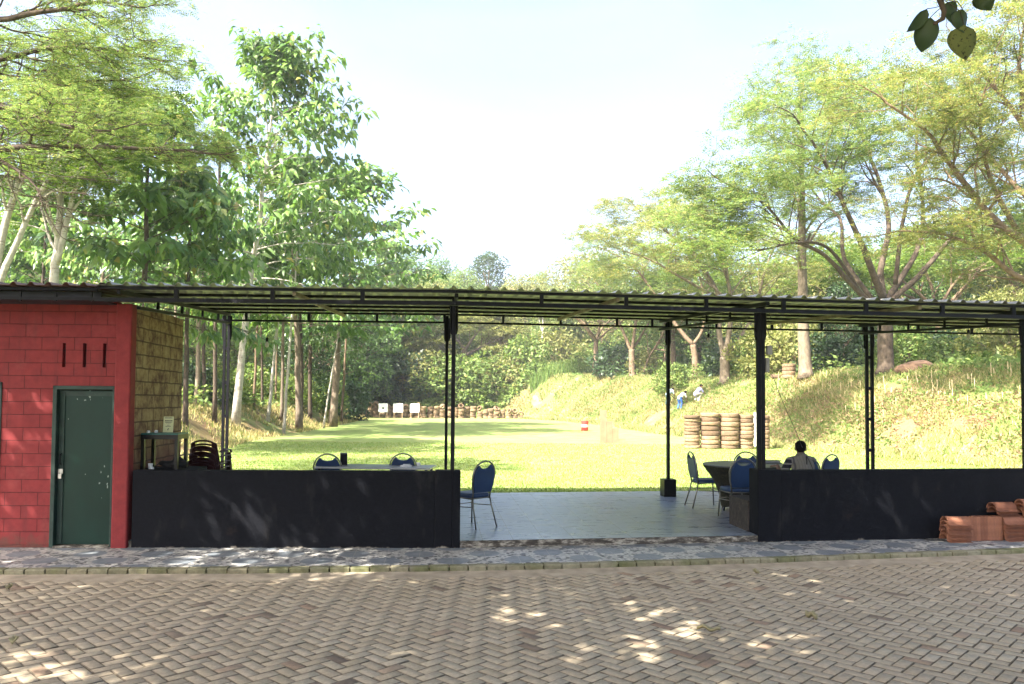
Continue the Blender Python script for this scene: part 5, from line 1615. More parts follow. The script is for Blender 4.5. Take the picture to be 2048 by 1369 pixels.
# ---- leaning pale trunks at the far left with feathery crowns
for i, (pts, Y, r, lab) in enumerate((([(-18, 640), (0, 490), (32, 380), (58, 290), (85, 190)], 24, .17, 'leftmost pale trunk leaning right above the hut roof'),
        ([(-30, 640), (4, 555), (50, 450), (100, 350), (150, 260), (200, 180)], 23, .15, 'pale trunk leaning far right above the hut roof'),
        ([(104, 640), (108, 555), (118, 450), (126, 330), (140, 200)], 25, .20, 'upright pale forked trunk above the hut roof'))):
    P_ = [at(x, y, Y) for x, y in pts]; base = P_[0].copy(); base.z = gz(base.x, base.y) - .1
    base.x += (P_[0].x - P_[1].x) * 1.2
    limbs = [([base] + P_, [r * (1 - .16 * k) for k in range(len(P_) + 1)])]
    if i == 2: limbs.append(([at(112, 530, Y), at(140, 420, Y), at(165, 310, Y), at(190, 220, Y + .5)], [.11, .085, .06, .035]))
    limb_tree('feathery_tree', base, limbs, lab, 'tree', 'pale trunked feathery trees', 'bark_pale', 'leaf_green', 140 + i, (3, 2), 2.3, 'fine', dict(nf=4, fl=.45, nl=5, ll=.16, lw=.06, spread=.3), 0, .5)
# ---- the near feathery tree whose long limbs reach in from the left edge
Y = 16.5
b1 = Vector((-14.6, Y + 1, gz(-14.6, Y + 1) - .1)); top = Vector((-14.0, Y + .6, 6.2))
A_ = lambda x, y, dy=0.: at(x, y, Y + dy)
limbs = [([b1, b1.lerp(top, .5) + Vector((.1, 0, 0)), top], [.30, .24, .20]),
 ([top, A_(-120, 310), A_(60, 297), A_(250, 296, .5), A_(370, 302, .8), A_(450, 310, 1.)], [.13, .095, .07, .045, .03, .015]),
 ([top, A_(-150, 250, -.5), A_(0, 215, -.6), A_(110, 250, -.8), A_(220, 262, -1.)], [.11, .08, .06, .04, .02]),
 ([top, A_(-180, 180, .6), A_(0, 120, .8), A_(120, 95, 1.), A_(220, 100, 1.2), A_(300, 118, 1.3)], [.12, .085, .06, .045, .03, .015]),
 ([top, A_(-180, 60, -.4), A_(-20, 40, -.6), A_(110, 20, -.8), A_(200, 5, -1.), A_(275, 15, -1.1)], [.12, .085, .06, .045, .03, .015]),
 ([top, A_(-160, 230, 1.4), A_(30, 165, 1.8), A_(140, 165, 2.), A_(255, 160, 2.2)], [.1, .07, .05, .035, .018]),
 ([A_(-150, 250, -.5), A_(-40, 300, -1.), A_(60, 360, -1.2), A_(90, 420, -1.2)], [.05, .035, .025, .012])]
limb_tree('feathery_tree', b1, limbs, 'near feathery tree reaching in from the left edge with a long level limb', 'tree', None, 'bark_dark', 'leaf_fine', 160, (5, 2), 1.0, 'fine',
          dict(nf=3, fl=.24, nl=6, ll=.068, lw=.025, spread=.15, flat=.3), 1, .25, dict(kids=(3, 3), lr_=.7, wig=.18, flat=.55), keep=lambda p: p.z > 6.6)

# ---- right bank: the big spreading tree, its straight neighbour, and the tree leaning in from the right
def L_(Y, *rows):
    out = []
    for r0, r1, dy, pts in rows:
        n = len(pts) - 1
        out.append(([at(x, y, Y + dy * k / max(1, n)) for k, (x, y) in enumerate(pts)], [r0 + (r1 - r0) * k / n for k in range(n + 1)]))
    return out
Y = 35.5; bb = gpos(1772, Y)
lim = L_(Y, (.36, .30, 0, [(1772, 745), (1771, 690), (1769, 640), (1767, 600)]), (.17, .04, -3, [(1767, 602), (1738, 525), (1692, 420), (1652, 330), (1600, 250)]), (.17, .04, 2, [(1767, 602), (1762, 540), (1778, 455), (1762, 375), (1722, 265), (1700, 190)]),
   (.16, .04, 4, [(1770, 605), (1800, 560), (1838, 490), (1846, 400), (1832, 300), (1850, 200)]), (.13, .03, -4, [(1760, 625), (1700, 565), (1650, 512), (1590, 478), (1530, 410), (1470, 375)]), (.12, .03, 3, [(1745, 600), (1690, 520), (1680, 440), (1640, 400), (1560, 290)]),
   (.15, .04, 1, [(1775, 610), (1835, 555), (1900, 480), (1960, 410), (2030, 320)]), (.11, .03, -2, [(1790, 570), (1805, 450), (1832, 350), (1920, 250), (1960, 160)]), (.09, .02, -5, [(1720, 585), (1660, 500), (1600, 485), (1520, 500), (1460, 500)]))
lim[0][0][0] = bb
GR = 'spreading feathery trees of the right bank'
KW = dict(nf=6, fl=.46, nl=5, ll=.155, lw=.055, spread=.32)
limb_tree('spreading_tree', bb, lim, 'big spreading feathery tree with dark forked limbs, behind the double rear post', 'tree', GR, 'bark_dark', 'leaf_fine', 171, (3, 2), 2.7, 'fine', KW, 1, .55, dict(kids=(3, 3)))
Y = 41.0; bb = gpos(1613, Y)
lim = L_(Y, (.36, .10, 0, [(1613, 757), (1608, 690), (1605, 600), (1604, 480), (1603, 350), (1603, 230)]), (.07, .02, 2, [(1604, 420), (1560, 330), (1545, 230), (1560, 130)]), (.07, .02, -2, [(1603, 380), (1640, 300), (1655, 200)]))
lim[0][0][0] = bb
limb_tree('straight_tree', bb, lim, 'straight pale trunked tree right of the thick middle post', 'tree', None, 'bark_tan', 'leaf_fine', 172, (3, 2), 2.6, 'fine', dict(nf=5, fl=.5, nl=5, ll=.16, lw=.055, spread=.32), 0, .5)
Y = 27.0; bb = gpos(2300, Y)
lim = L_(Y, (.34, .26, 0, [(2300, 790), (2290, 690), (2270, 590)]), (.2, .03, -2, [(2270, 590), (2140, 530), (2050, 485), (1975, 425), (1905, 335), (1850, 262), (1770, 205)]), (.14, .03, 1, [(2270, 600), (2140, 580), (2048, 562), (1970, 505), (1890, 470), (1800, 462)]), (.18, .03, 0, [(2270, 590), (2170, 420), (2080, 300), (2000, 190), (1930, 110)]), (.14, .03, 2, [(2270, 590), (2180, 480), (2060, 400), (1960, 290), (1880, 190)]), (.12, .03, -1, [(2140, 420), (2060, 250), (2040, 130), (2050, 40)]), (.10, .02, -3, [(2050, 485), (1990, 380), (1960, 250), (1985, 130)]))
lim[0][0][0] = bb
limb_tree('spreading_tree', bb, lim, 'golden feathery tree leaning in from the right edge', 'tree', GR, 'bark_brown', 'leaf_gold', 173, (3, 2), 2.1, 'fine', dict(nf=6, fl=.36, nl=5, ll=.115, lw=.042, spread=.25), 1, .4, dict(kids=(3, 3)))
Y = 52.0; bb = gpos(1450, Y)
lim = L_(Y, (.38, .30, 0, [(1450, 766), (1450, 740), (1449, 715)]), (.22, .05, 2, [(1449, 718), (1438, 660), (1440, 600), (1395, 520), (1335, 465), (1290, 430)]), (.20, .05, -2, [(1450, 718), (1460, 650), (1462, 590), (1440, 500), (1430, 430)]), (.18, .04, 1, [(1452, 715), (1485, 670), (1512, 620), (1530, 540), (1560, 470)]), (.12, .03, -3, [(1440, 600), (1370, 560), (1300, 520), (1240, 500)]))
lim[0][0][0] = bb
KW2 = dict(nf=6, fl=.58, nl=5, ll=.20, lw=.072, spread=.40)
limb_tree('spreading_tree', bb, lim, 'pale forked tree on the bank top between the two right posts', 'tree', GR, 'bark_tan', 'leaf_gold', 174, (3, 2), 3.2, 'fine', KW2, 1, .45, dict(kids=(3, 3)))
Y = 66.0; bb = gpos(1392, Y)
lim = L_(Y, (.3, .24, 0, [(1392, 752), (1390, 720), (1386, 690)]), (.2, .05, 1, [(1386, 690), (1355, 655), (1310, 590), (1265, 530), (1230, 510)]), (.16, .04, -2, [(1387, 690), (1408, 650), (1405, 580), (1390, 510), (1370, 440)]))
lim[0][0][0] = bb
limb_tree('spreading_tree', bb, lim, 'forked brown tree leaning left, just right of the rear post with the pedestal', 'tree', GR, 'bark_brown', 'leaf_fine', 175, (3, 2), 3.0, 'fine', KW2, 1, .4, dict(kids=(3, 3)))
Y = 74.0; bb = gpos(1265, Y)
lim = L_(Y, (.34, .26, 0, [(1265, 752), (1264, 725), (1263, 700)]), (.18, .05, 1, [(1263, 705), (1240, 650), (1215, 600), (1190, 560)]), (.18, .05, -1, [(1264, 705), (1272, 640), (1280, 580), (1285, 530)]), (.14, .04, 2, [(1265, 700), (1295, 650), (1320, 590), (1340, 540)]), (.12, .04, 0, [(1284, 755), (1298, 715), (1330, 660), (1345, 600)]))
lim[0][0][0] = bb
limb_tree('spreading_tree', bb, lim, 'dark branched tree left of the rear post with the pedestal', 'tree', GR, 'bark_brown', 'leaf_fine', 176, (3, 2), 3.0, 'fine', KW2, 1, .4, dict(kids=(3, 3)))
Y = 94.0; bb = gpos(930, Y)
lim = L_(Y, (.4, .3, 0, [(930, 735), (928, 715), (930, 695)]), (.2, .06, 1, [(930, 700), (905, 670), (880, 645)]), (.2, .06, 0, [(930, 700), (955, 665), (985, 640)]), (.2, .06, -1, [(930, 712), (970, 690), (985, 685)]), (.2, .06, -2, [(928, 712), (890, 705), (870, 700)]))
lim[0][0][0] = bb
limb_tree('spreading_tree', bb, lim, 'low spreading tree on the back hillside behind the single front post', 'tree', GR, 'bark_tan', 'leaf_olive', 177, (3, 2), 3.4, 'fine', dict(nf=9, fl=.8, nl=4, ll=.34, lw=.13, spread=.6), 1, .3, dict(kids=(3, 3)))
Y = 93.0; bb = gpos(1082, Y)
lim = L_(Y, (.17, .06, 0, [(1082, 735), (1083, 700), (1086, 660), (1085, 610)]), (.08, .03, 1, [(1085, 665), (1078, 640), (1074, 620)]))
lim[0][0][0] = bb
limb_tree('slender_tree', bb, lim, 'slim whitish trunk standing alone on the back hillside', 'tree', None, 'bark_pale', 'leaf_olive', 178, (2, 1), 1.8, 'fine', dict(nf=5, fl=.7, nl=4, ll=.3, lw=.12, spread=.4), 0, .6)

# ---- full crowned trees closing the view behind
BP = [bushy_proto('forest_tree', 10, 4.2, 41, 'leaf_mid', 7000, .34), bushy_proto('forest_tree', 10, 4.6, 42, 'leaf_bush', 7000, .36, .2), bushy_proto('forest_tree', 9, 4.6, 43, 'leaf_olive', 7000, .32, .3, clumps=34), bushy_proto('forest_tree', 10, 3.6, 44, 'leaf_dark', 6500, .34, .15)]
BH = [10, 10, 9, 10]
lr2 = random.Random(12)
back = [ # px, depth, kind, height, label
 (975, 132, 3, 10.5, 'dark pointed tree rising highest above the back hill'), (880, 124, 0, 9.5, 'round green tree on the skyline left of the dark pointed one'), (1080, 130, 1, 7, 'low pale green tree on the skyline above the hill'), (925, 120, 1, 8, 'bright round tree between the two skyline trees'),
 (800, 112, 0, 11, 'green tree on the skyline where the left forest ends'), (1150, 118, 2, 10, 'olive tree on the skyline left of the right hand trees'), (1205, 100, 2, 13, 'olive tree above the grassy back slope'), (1045, 108, 2, 8, 'olive tree half way up the back hill'),
 (835, 98, 2, 10, 'olive tree above the targets'), (760, 92, 1, 12, 'bright green tree behind the dark thicket'), (735, 90, 3, 9.5, 'dark tree overhanging the left end of the tyre wall'), (690, 84, 0, 11, 'green tree at the far corner of the left forest'),
 (1000, 99, 2, 7, 'olive tree on the hillside right of the single front post'), (870, 103, 1, 9, 'bright tree on the hillside left of the single front post'), (1120, 102, 1, 7, 'bright tree above the tall pale grass'),
 (1330, 88, 1, 12, 'bright tree far behind the pedestal post'), (1400, 82, 0, 13, 'green tree far behind the forked bank trees'), (1520, 76, 1, 11, 'bright tree behind the thick middle post'), (1580, 66, 2, 9, 'pale olive tree behind the junction boxes'),
 (1690, 52, 3, 6.2, 'dark leaved small tree between the straight trunk and the double post'), (1660, 82, 1, 13, 'bright tree behind the straight pale trunk'), (1740, 76, 0, 12, 'green tree behind the double rear post'), (1830, 72, 1, 12, 'bright tree above the earth mound'),
 (1900, 80, 2, 14, 'olive tree left of the pale house'), (1985, 84, 1, 14, 'bright tree right behind the pale house'), (2030, 62, 3, 12.5, 'dark dense tree at the right edge above the roof'), (2080, 55, 2, 9, 'olive tree at the right edge by the pale house'), (1870, 58, 0, 6.5, 'leafy green tree in front of the pale house, left of it'), (2010, 50, 2, 5, 'yellow green bushy tree right of the pale house'),
 (480, 66, 1, 9, 'bright low tree behind the tall pale trunk'), (640, 78, 0, 12, 'green tree behind the creeper covered trunks'), (400, 64, 1, 8, 'bright low tree behind the gold wall trunks'), (350, 74, 0, 13, 'green tree far behind the gold wall'), (250, 66, 0, 15, 'green tree far behind the hut'), (120, 60, 1, 13, 'bright green tree behind the pale forked trunk'), (-40, 52, 1, 13, 'bright tree past the left edge above the hut'), (20, 44, 3, 7.2, 'dark tree low above the hut roof at the left'),
 (600, 58, 3, 6, 'dark leafy tree low among the creeper covered trunks'), (520, 90, 0, 14, 'tall green tree deep in the left forest'), (440, 92, 1, 14, 'tall bright tree deep in the left forest')]
for i, (px, Y, k, h, lab) in enumerate(back):
    s_ = h / BH[k]; w_ = lr2.uniform(.95, 1.2)
    place(BP[k], gpos(px, Y, -.3), s_ * w_, lr2.uniform(0, 6.28), lab, 'full crowned trees behind the range', sz=s_)
# umbrella crowned trees far right
AC = None
rg = np.random.default_rng(55); root = empty('umbrella_tree'); mb = MB(); tips = []
mb.tube([(0,0,-.2), (.1,0,2), (.05,.1,4)], [.35, .26, .24], 9)
for k in range(6):
    a = k * 1.05 + rg.normal(0, .2); grow(mb, Vector((.05, .1, 4)), Vector((math.cos(a) * .8, math.sin(a) * .8, .75)).normalized(), 3.8, .15, 0, 3, rg, tips, (.55, .6, .6), (3, 3, 3), .66, .03, .12, .6)
mb.build('trunk', M['bark_brown'], root, smooth=True, fix=False)
quads_mesh('crown', fine_foliage(tips, rg, nf=5, fl=.7, nl=4, ll=.30, lw=.12, spread=.45), M['leaf_green'], root)
for i, (px, Y, s_, lab) in enumerate(((1690, 60, .95, 'umbrella crowned tree low behind the big spreading one, left side'), (1880, 56, 1.0, 'bright umbrella crowned tree under the golden limbs at the right'), (2010, 66, 1.25, 'larger umbrella crowned tree far right above the roof'), (1560, 72, 1.1, 'umbrella crowned tree between the straight trunk and the thick post'), (1190, 80, .95, 'umbrella crowned tree left of the dark branched tree'), (1345, 74, 1.0, 'umbrella crowned tree behind the two forked trees'))):
    place(root, gpos(px, Y), s_, i * 1.3, lab, 'umbrella crowned trees')
# palm-like plant on the bank top
pb_ = hit(1432, 752, 40, 70)
root = empty('fern_palm', pb_, 0, 'low fern palm with arching fronds on the bank top left of the pale forked tree', 'plant')
q = MB(); q.tube([(0,0,-.1), (0,0,.5)], [.12, .14], 8); q.build('stem', M['bark_dark'], root)
rg = np.random.default_rng(8)
for k in range(11):
    a = k * 2.4; B = []; D = []; pts = []
    for j in range(14):
        u = j / 13; r_ = 1.7 * u; z = .5 + 1.3 * u - 1.5 * u * u; pts.append(Vector((math.cos(a) * r_, math.sin(a) * r_, z)))
    q = MB(); q.tube(pts, [.02 * (1 - .8 * i / 13) for i in range(14)], 4)
    pn = Vector((-math.sin(a), math.cos(a), 0))
    for j in range(1, 14):
        for s_ in (-1, 1):
            p = pts[j]; d = (pn * s_ + Vector((math.cos(a) * .5, math.sin(a) * .5, -.15))).normalized(); Lf = .5 * math.sin(PI * (.15 + .8 * j / 14)); w = (pts[j] - pts[j-1]).normalized() * .035
            q.add([p, p + d * Lf * .5 + w, p + d * Lf, p + d * Lf * .5 - w], [(0, 1, 2, 3)])
    q.build('frond', M['leaf_bush'], root, fix=False)

# ---- bushes one can tell apart
SB = [bushy_proto('bush', 2.0, 1.3, 61, 'leaf_bush', 2600, .20, .1, clumps=18), bushy_proto('bush', 2.0, 1.4, 62, 'leaf_dark', 2600, .22, .1, clumps=18), bushy_proto('bush', 2.0, 1.3, 63, 'leaf_olive', 2600, .18, .1, clumps=20)]
bushes = [(722, 85.5, 1, 4.6, 'dark dense bush at the left end of the tyre wall'), (765, 88, 1, 5.0, 'dark dense bush behind the leftmost target'), (690, 83, 1, 3.6, 'dark bush at the end of the left bank'), (805, 88.5, 1, 4.8, 'dark bush behind the middle target'),
 (885, 88, 0, 4.6, 'bright leafy bush behind the single front post'), (925, 88.5, 0, 4.2, 'bright leafy bush right of the single front post, above the tyres'), (965, 88.5, 0, 4.4, 'leafy bush above the right part of the tyre wall'), (1005, 89, 2, 4.4, 'olive bush above the right end of the tyre wall'), (1045, 89, 0, 5.0, 'big green bush at the foot of the grassy back slope'), (845, 89, 2, 4.6, 'olive bush above the third target'),
 (1232, 78, 1, 3.2, 'dark bush against the dark branched tree'), (1292, 75, 2, 2.4, 'grassy bush right of the dark branched tree'), (1165, 86, 0, 2.4, 'green bush at the head of the dry slope'), (1500, 52, 0, 2.6, 'green bush left of the thick middle post'), (1545, 50, 2, 3.2, 'pale olive bush behind the short tyre stack'), (1590, 46, 2, 3.0, 'pale olive bush left of the straight trunk'), (1480, 58, 1, 3.0, 'dark bush behind the pale forked tree'),
 (1650, 44, 1, 2.2, 'dark leaved bush right of the straight trunk'), (1820, 40, 0, 2.0, 'broad green bush beside the earth mound'), (1800, 44, 0, 2.4, 'broad green bush behind the double post'), (1905, 42, 0, 1.8, 'green bush in front of the pale house, left of it'), (1950, 44, 0, 1.9, 'green bush right before the pale house wall'), (2030, 40, 2, 2.8, 'yellow green bush at the right edge'), (1880, 48, 1, 2.4, 'dark bush left of the pale house'), (1740, 52, 1, 3.0, 'dark bush behind the double rear post'),
 (1345, 60, 0, 2.0, 'green bush right of the pedestal post'), (1110, 92, 2, 5.0, 'olive bush on the grassy slope'),
 (372, 40, 1, 2.2, 'dark green bush by the gold wall edge'), (430, 44, 0, 2.2, 'bright bush behind the thin rear post'), (500, 52, 0, 2.4, 'bright bush behind the leaning brown trunk'), (590, 56, 0, 2.2, 'bright bush left of the creeper covered trunks'), (640, 62, 0, 2.8, 'bright bush right of the creeper covered trunks'), (545, 60, 2, 2.6, 'pale bush behind the pale slender trunks'), (690, 68, 1, 3.2, 'dark bush where the left bank falls away')]
for i, (px, Y, k, h, lab) in enumerate(bushes):
    s_ = h / 2.0; place(SB[k], gpos(px, Y, -.15), s_ * lr2.uniform(.95, 1.25), lr2.uniform(0, 6), lab, 'bushes round the range', cat='bush', sz=s_)
# ---- undergrowth that reads as one mass
def undergrowth(name, n, xr, yr, cond, hfun, leaf, mat, seed):
    rg = np.random.default_rng(seed)
    x = rg.uniform(*xr, n); y = rg.uniform(*yr, n); ok = cond(x, y); x, y = x[ok], y[ok]; n = len(x)
    h = hfun(x, y); z = ground(x, y) + h * rg.uniform(.0, 1, n) ** .6
    N = rg.normal(0, .6, (n, 3)) + np.array([-.35, -.4, .7]); D = rg.normal(0, 1, (n, 3)) * np.array([1, 1, .5])
    s = leaf * rg.uniform(.6, 1.4, n)
    o = quads_mesh(name, rhombi(np.stack([x, y, z], 1), D, N, s, s * rg.uniform(.4, .65, n)), mat)
    return tag(o, kind='stuff')
def clump(x, y): return np.clip(vnoise(x, y, 3.4, 31) * 1.5 - .2, .12, 1) * (.6 + .8 * vnoise(x, y, 1.2, 32))
tag(undergrowth('hillside_undergrowth', 90000, (-26, 22), (83.5, 112), lambda x, y: (y - 84 + (vnoise(x, y, 2.7, 3) - .5) > .6) & ((x < 7.5) | (y > 96)), lambda x, y: 2.4 * clump(x, y), .42, M['leaf_bush'], 71), 'dense green undergrowth covering the back hillside', 'undergrowth')
tag(undergrowth('forest_undergrowth', 70000, (-48, -12), (24, 84), lambda x, y: (np.interp(y, LY, LX) - x > 2.6), lambda x, y: 1.1 * clump(x, y), .28, M['leaf_bush'], 72), 'low green undergrowth on the floor of the left forest', 'undergrowth')
tag(undergrowth('bank_undergrowth', 90000, (9, 60), (20, 96), lambda x, y: (x - np.interp(y, RY, RX) > 6.2 + 2 * (vnoise(x, y, 3, 41) - .5)), lambda x, y: 1.0 * clump(x, y), .26, M['leaf_bush'], 73), 'low green plants on top of the right bank', 'undergrowth')
# ---- grass
def blades(name, x, y, h, w, mat, seed, lean=.35, label=None):
    rg = np.random.default_rng(seed); n = len(x); z = ground(x, y) - .01
    az = rg.uniform(0, 2*PI, n); b = np.stack([x, y, z], 1)
    s = np.stack([np.cos(az), np.sin(az), np.zeros(n)], 1) * (w * rg.uniform(.7, 1.3, n))[:, None]
    t_ = b + np.stack([rg.normal(0, lean, n), rg.normal(0, lean, n), np.ones(n)], 1) * h[:, None]
    V = np.stack([b - s, b + s, t_], 1)
    o = np_mesh(name, V.reshape(-1, 3), np.arange(3 * n).reshape(n, 3), mat, 3)
    return tag(o, label, 'grass', kind='stuff')
M['grass'] = m_leaf('lawn_blade', [(0, (.10, .19, .028)), (.6, (.20, .29, .05)), (1, (.34, .34, .10))], .35, .7, .2)
M['drygrass'] = m_leaf('dry_blade', [(0, (.15, .21, .05)), (.35, (.20, .23, .07)), (.45, (.40, .31, .14)), (.85, (.52, .43, .22)), (1, (.54, .46, .24))], .3, .8, .15)
M['bankblade'] = m_leaf('bank_blade', [(0, (.14, .20, .055)), (.45, (.24, .26, .09)), (.7, (.38, .33, .15)), (1, (.50, .42, .22))], .3, .8, .15)
M['banggreen'] = m_leaf('bank_plant_leaf', [(0, (.09, .17, .04)), (.6, (.16, .26, .065)), (1, (.25, .30, .09))], .4, .7, .2)
rg = np.random.default_rng(91)
n = 150000; y = 15.0 + 19 * rg.random(n) ** 1.4; x = rg.uniform(-1, 1, n) * (.72 * y)
_dr, _dl, _db = zones(x, y); _s = (x - P0.x) ; _t = (y - P0.y) * NN.y + (x - P0.x) * NN.x
tq = (y - (P0.y + np.where(x < P0.x, (x - P0.x) * .0314, (x - P0.x) * .1405))) 
ok = (np.maximum(_dr, _dl) < .2) & (tq > 5.22); x, y = x[ok], y[ok]
blades('lawn_grass', x, y, .045 * rg.uniform(.6, 1.5, len(x)), .005 + .0003 * y, M['grass'], 92, .5, 'short bright lawn grass beyond the shelter floor')
n = 60000; y = 15 + 66 * rg.random(n); x = rg.uniform(-20, -8, n); dl_ = np.interp(y, LY, LX) - x
ok = (dl_ > -.4) & (dl_ < 4.5) & (vnoise(x, y, 1.4, 51) > .34); x, y = x[ok], y[ok]
blades('dry_grass', x, y, .21 * rg.uniform(.3, 1.5, len(x)) * (.5 + vnoise(x, y, 1.1, 52)), .012 + .0003 * y, M['drygrass'], 93, .35, 'tall dry grass on the face of the left bank')
n = 150000; y = 15 + 75 * rg.random(n) ** 1.2; x = np.interp(y, RY, RX) + rg.uniform(-1.8, 7.5, n)
ok = (vnoise(x, y, 1.5, 53) > .22); x, y = x[ok], y[ok]
blades('bank_grass', x, y, .20 * rg.uniform(.3, 1.5, len(x)) * (.4 + 1.1 * vnoise(x, y, .9, 54)), .010 + .0004 * y, M['bankblade'], 94, .5, 'half dry green and straw coloured grass on the face of the right bank')
n = 75000; y = 15 + 70 * rg.random(n) ** 1.1; x = np.interp(y, RY, RX) + rg.uniform(.2, 8.5, n)
ok = (vnoise(x, y, 2.0, 55) + .05 * (x - np.interp(y, RY, RX)) > .46); x, y = x[ok], y[ok]
V = rhombi(np.stack([x, y, ground(x, y) + .28 * rg.random(len(x)) * vnoise(x, y, .8, 56)], 1), rg.normal(0, 1, (len(x), 3)) * np.array([1, 1, .6]), rg.normal(0, .5, (len(x), 3)) + np.array([-.2, -.3, 1.]), .15 * rg.uniform(.6, 1.4, len(x)), .06 * rg.uniform(.6, 1.4, len(x)))
tag(quads_mesh('bank_plants', V, M['banggreen']), 'low green creeping plants on the right bank among the stakes', 'ground cover', kind='stuff')
M['scrub'] = m_leaf('dry_scrub_leaf', [(0, (.20, .13, .075)), (.45, (.34, .235, .14)), (.62, (.40, .31, .18)), (.64, (.12, .19, .05)), (1, (.20, .26, .075))], .3, .8, .2)
n = 28000; y = 16 + 34 * rg.random(n) ** 1.25; x = np.interp(y, RY, RX) + rg.uniform(-.6, 3.2, n)
ok = (vnoise(x, y, 1.7, 57) > .22) & (vnoise(x, y, .5, 58) > .25); x, y = x[ok], y[ok]
V = rhombi(np.stack([x, y, ground(x, y) + .42 * rg.random(len(x)) * vnoise(x, y, .7, 59)], 1), rg.normal(0, 1, (len(x), 3)) * np.array([1, 1, .8]), rg.normal(0, .6, (len(x), 3)) + np.array([-.2, -.3, .8]), .13 * rg.uniform(.6, 1.5, len(x)), .05 * rg.uniform(.6, 1.4, len(x)))
tag(quads_mesh('bank_scrub', V, M['scrub']), 'dry brownish scrub covering the lower face of the right bank', 'scrub', kind='stuff')
n = 16000; y = 84 + 20 * rg.random(n); x = 2 + 12 * rg.random(n)
blades('tall_grass', x, y, 1.5 * rg.uniform(.5, 1.3, n), .045 + 0 * y, M['banggreen'], 95, .2, 'tall pale green grass on the back slope')

# ------------------------------------------------------------------ trees beside and behind the photographer: their shade dapples the paving
def shade_tree(loc, H, R, seed, label, n=15000, leaf=.23, az0=0., off=(0, 0), group='shade trees round the paving'):
    rg = np.random.default_rng(seed); root = empty('shade_tree', loc, 0, label, 'tree', group); mb = MB(); tips = []
    top = Vector((off[0], off[1] + .1, H * .62)); mb.tube([(0, 0, -.1), (off[0] * .2, off[1] * .2, H * .3), (off[0] * .65, off[1] * .65, H * .5), top], [.24, .18, .165, .15], 10)
    for k in range(7):
        a = az0 + k * .9 + rg.normal(0, .15)
        grow(mb, Vector((top.x, top.y, H * (.60 + .012 * min(k, 2)))), Vector((math.cos(a), math.sin(a), .6)).normalized(), R * .46, .085, 0, 3, rg, tips, (.6, .6), (3, 3, 3), .66, .02, .12, .5)
    mb.build('trunk', M['bark_brown'], root, smooth=True, fix=False)
    T = np.array([tuple(p) for p, d in tips]); T = T[rg.integers(0, len(T), n)] + rg.normal(0, .38, (n, 3)) * np.array([1, 1, .45])
    V = rhombi(T, rg.normal(0, 1, (n, 3)) * np.array([1, 1, .4]), rg.normal(0, .45, (n, 3)) + np.array([0, 0, 1.]), leaf * rg.uniform(.7, 1.4, n), leaf * .55 * rg.uniform(.7, 1.3, n))
    quads_mesh('crown', V, M['leaf_mid'], root)
    return root
shade_tree((6.2, 3.0, 0), 10.6, 4.9, 81, 'leafy tree out of frame right of the photographer, its shade on the right wall', off=(-3.2, 1.9))
shade_tree((-5.0, 2.2, 0), 10.4, 4.9, 82, 'leafy tree out of frame on the left, shading the black wall', off=(1.2, .6))
shade_tree((-3.6, .1, 0), 9.8, 4.4, 89, 'leafy tree just left of the photographer, shading the paving right of centre', off=(.8, 2.0), n=13000)
shade_tree((-11.0, 3.2, 0), 9.6, 4.4, 83, 'leafy tree far left of the paving, its shade on the hut', n=2600)
shade_tree((-.4, -1.0, 0), 10.6, 5.0, 84, 'leafy tree right behind the photographer, shading the middle of the paving', n=20000)
shade_tree((-7.4, -2.8, 0), 9.8, 5.0, 85, 'leafy tree behind the photographer on the left, shading the near left paving')
shade_tree((4.4, -4.4, 0), 9.8, 4.8, 86, 'leafy tree behind the photographer on the right, shading the near right paving', n=18000)
shade_tree((-7.7, 4.4, 0), 9.6, 3.5, 88, 'leafy tree out of frame beside the hut, shading the left end of the black wall', n=12000)
shade_tree((8.4, -.6, 0), 9.8, 4.6, 87, 'leafy tree out of frame far right, shading the right end of the kerb', off=(-1.5, 0))
# the overhead branch with heart shaped leaves at the top right corner
Yb = 4.0
tb = Vector((5.2, -1.0, 0.))
M['leaf_heart'] = m_leaf('heart_leaf', [(0, (.035, .06, .022)), (1, (.055, .085, .03))], .22, .5, .4)
t = NT('spotted_heart_leaf')
n = t.noise(55, 3, .7); c = t.mix(t.ramp(n, [(.56, 0.), (.64, .9)]), (.17, .19, .055), (.03, .022, .02))
t.base(c, .6, 0, .3); tr = t.new('BsdfTranslucent'); t.t.links.new(c, tr.inputs['Color']); mx = t.new('MixShader'); mx.inputs[0].default_value = .35
t.t.links.new(t.b.outputs[0], mx.inputs[1]); t.t.links.new(tr.outputs[0], mx.inputs[2]); t.t.links.new(mx.outputs[0], t.out.inputs[0]); M['leaf_spot'] = t.mat
root = empty('overhanging_tree', tb, 0, 'tree overhead whose twig of dark heart shaped leaves hangs in at the top right corner', 'tree')
q = MB(); TB = -tb
tip_ = at(1868, 48, Yb); up1 = at(1880, 0, Yb); up2 = at(1890, -160, Yb - .2); up3 = at(1960, -520, Yb - .8)
q.tube([(0, 0, -.1), (.05, 0, 2.4), (-.05, .2, 5.2)], [.2, .16, .13], 10)
q.tube([Vector((-.05, .2, 5.2)), up3 - tb + Vector((0, 0, .15)), up2 - tb, up1 - tb, at(1888, 22, Yb) - tb, at(1886, 38, Yb) - tb, tip_ - tb], [.09, .05, .022, .016, .013, .012, .008], 8)
q.tube([up2 - tb, at(1960, -60, Yb + .1) - tb, at(1975, -8, Yb + .1) - tb], [.014, .01, .006], 6)
q.build('trunk', M['bark_dark'], root, smooth=True, fix=False)
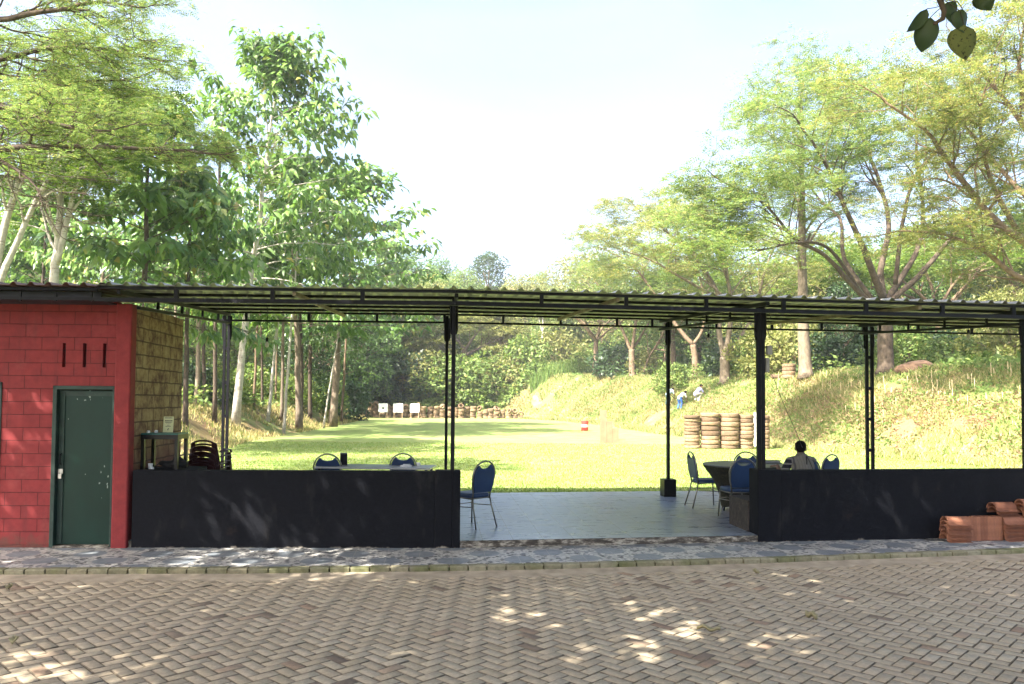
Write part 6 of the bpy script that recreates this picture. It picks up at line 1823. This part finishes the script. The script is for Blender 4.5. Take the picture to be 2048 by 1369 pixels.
def heart(stem, tipp, wpx, mat, n_=10, twist=.0, bend=.15):
    a, b = at(*stem, Yb), at(*tipp, Yb); d = b - a; Ln = d.length; d.normalize(); view = Vector((0, 1, 0)); s = d.cross(view).normalized(); s = Matrix.Rotation(twist, 3, d) @ s; nn = s.cross(d)
    w = wpx / F_PX * Yb / 2; vs = []; fs = []
    for i in range(n_ + 1):
        u = i / n_; ww = w * (math.sin(PI * min(1, u * 1.02) ** .62)) ** .75 if u < .999 else 0.002
        c = a + d * Ln * u + nn * Ln * bend * math.sin(PI * u)
        for k in (-1, -.5, 0, .5, 1): vs.append(c + s * ww * k + nn * abs(k) * ww * .25)
    for i in range(n_):
        for k in range(4): fs.append((5*i+k, 5*i+5+k, 5*i+6+k, 5*i+1+k))
    q = MB(); q.add([v - tb for v in vs], fs); o = q.build('leaf', M[mat], root, smooth=True, fix=False); sd = o.modifiers.new('t', 'SOLIDIFY'); sd.thickness = .0012
    return o
heart((1854, 18), (1814, 64), 26, 'leaf_heart', twist=.5)
heart((1861, 35), (1843, 105), 46, 'leaf_heart', twist=.35)
heart((1911, 2), (1902, 46), 34, 'leaf_heart', twist=-.3)
heart((1925, 18), (1928, 66), 40, 'leaf_heart', twist=-.2)
heart((1928, 50), (1932, 121), 58, 'leaf_spot', twist=.1, bend=.08)
heart((1960, -18), (1982, 21), 42, 'leaf_heart', twist=.6, bend=.3)
q = MB()
for p_ in ([(1884, 12), (1868, 16), (1854, 18)], [(1882, 16), (1872, 24), (1861, 35)], [(1886, 2), (1900, -4), (1911, 2)], [(1890, 0), (1915, 4), (1925, 18)], [(1890, 2), (1920, 22), (1928, 50)]):
    q.tube([at(x, y, Yb) - tb for x, y in p_], .0022, 5)
q.build('leaf_stalks', M['bark_dark'], root, smooth=True)

# ------------------------------------------------------------------ the morning haze over the range
hm = bpy.data.materials.new('haze_air'); hm.use_nodes = True
for nd in list(hm.node_tree.nodes):
    if nd.type == 'BSDF_PRINCIPLED': hm.node_tree.nodes.remove(nd)
pv = hm.node_tree.nodes.new('ShaderNodeVolumePrincipled')
pv.inputs['Color'].default_value = (.93, .96, 1, 1); pv.inputs['Density'].default_value = .0005; pv.inputs['Anisotropy'].default_value = .0
hm.node_tree.links.new(pv.outputs[0], hm.node_tree.nodes['Material Output'].inputs['Volume'])
q = MB(); q.box(-720, 720, -320, 1220, -2.0, 40.0)
hz_ = q.build('haze', hm)
tag(hz_, kind='stuff')
S.cycles.volume_bounces = 0
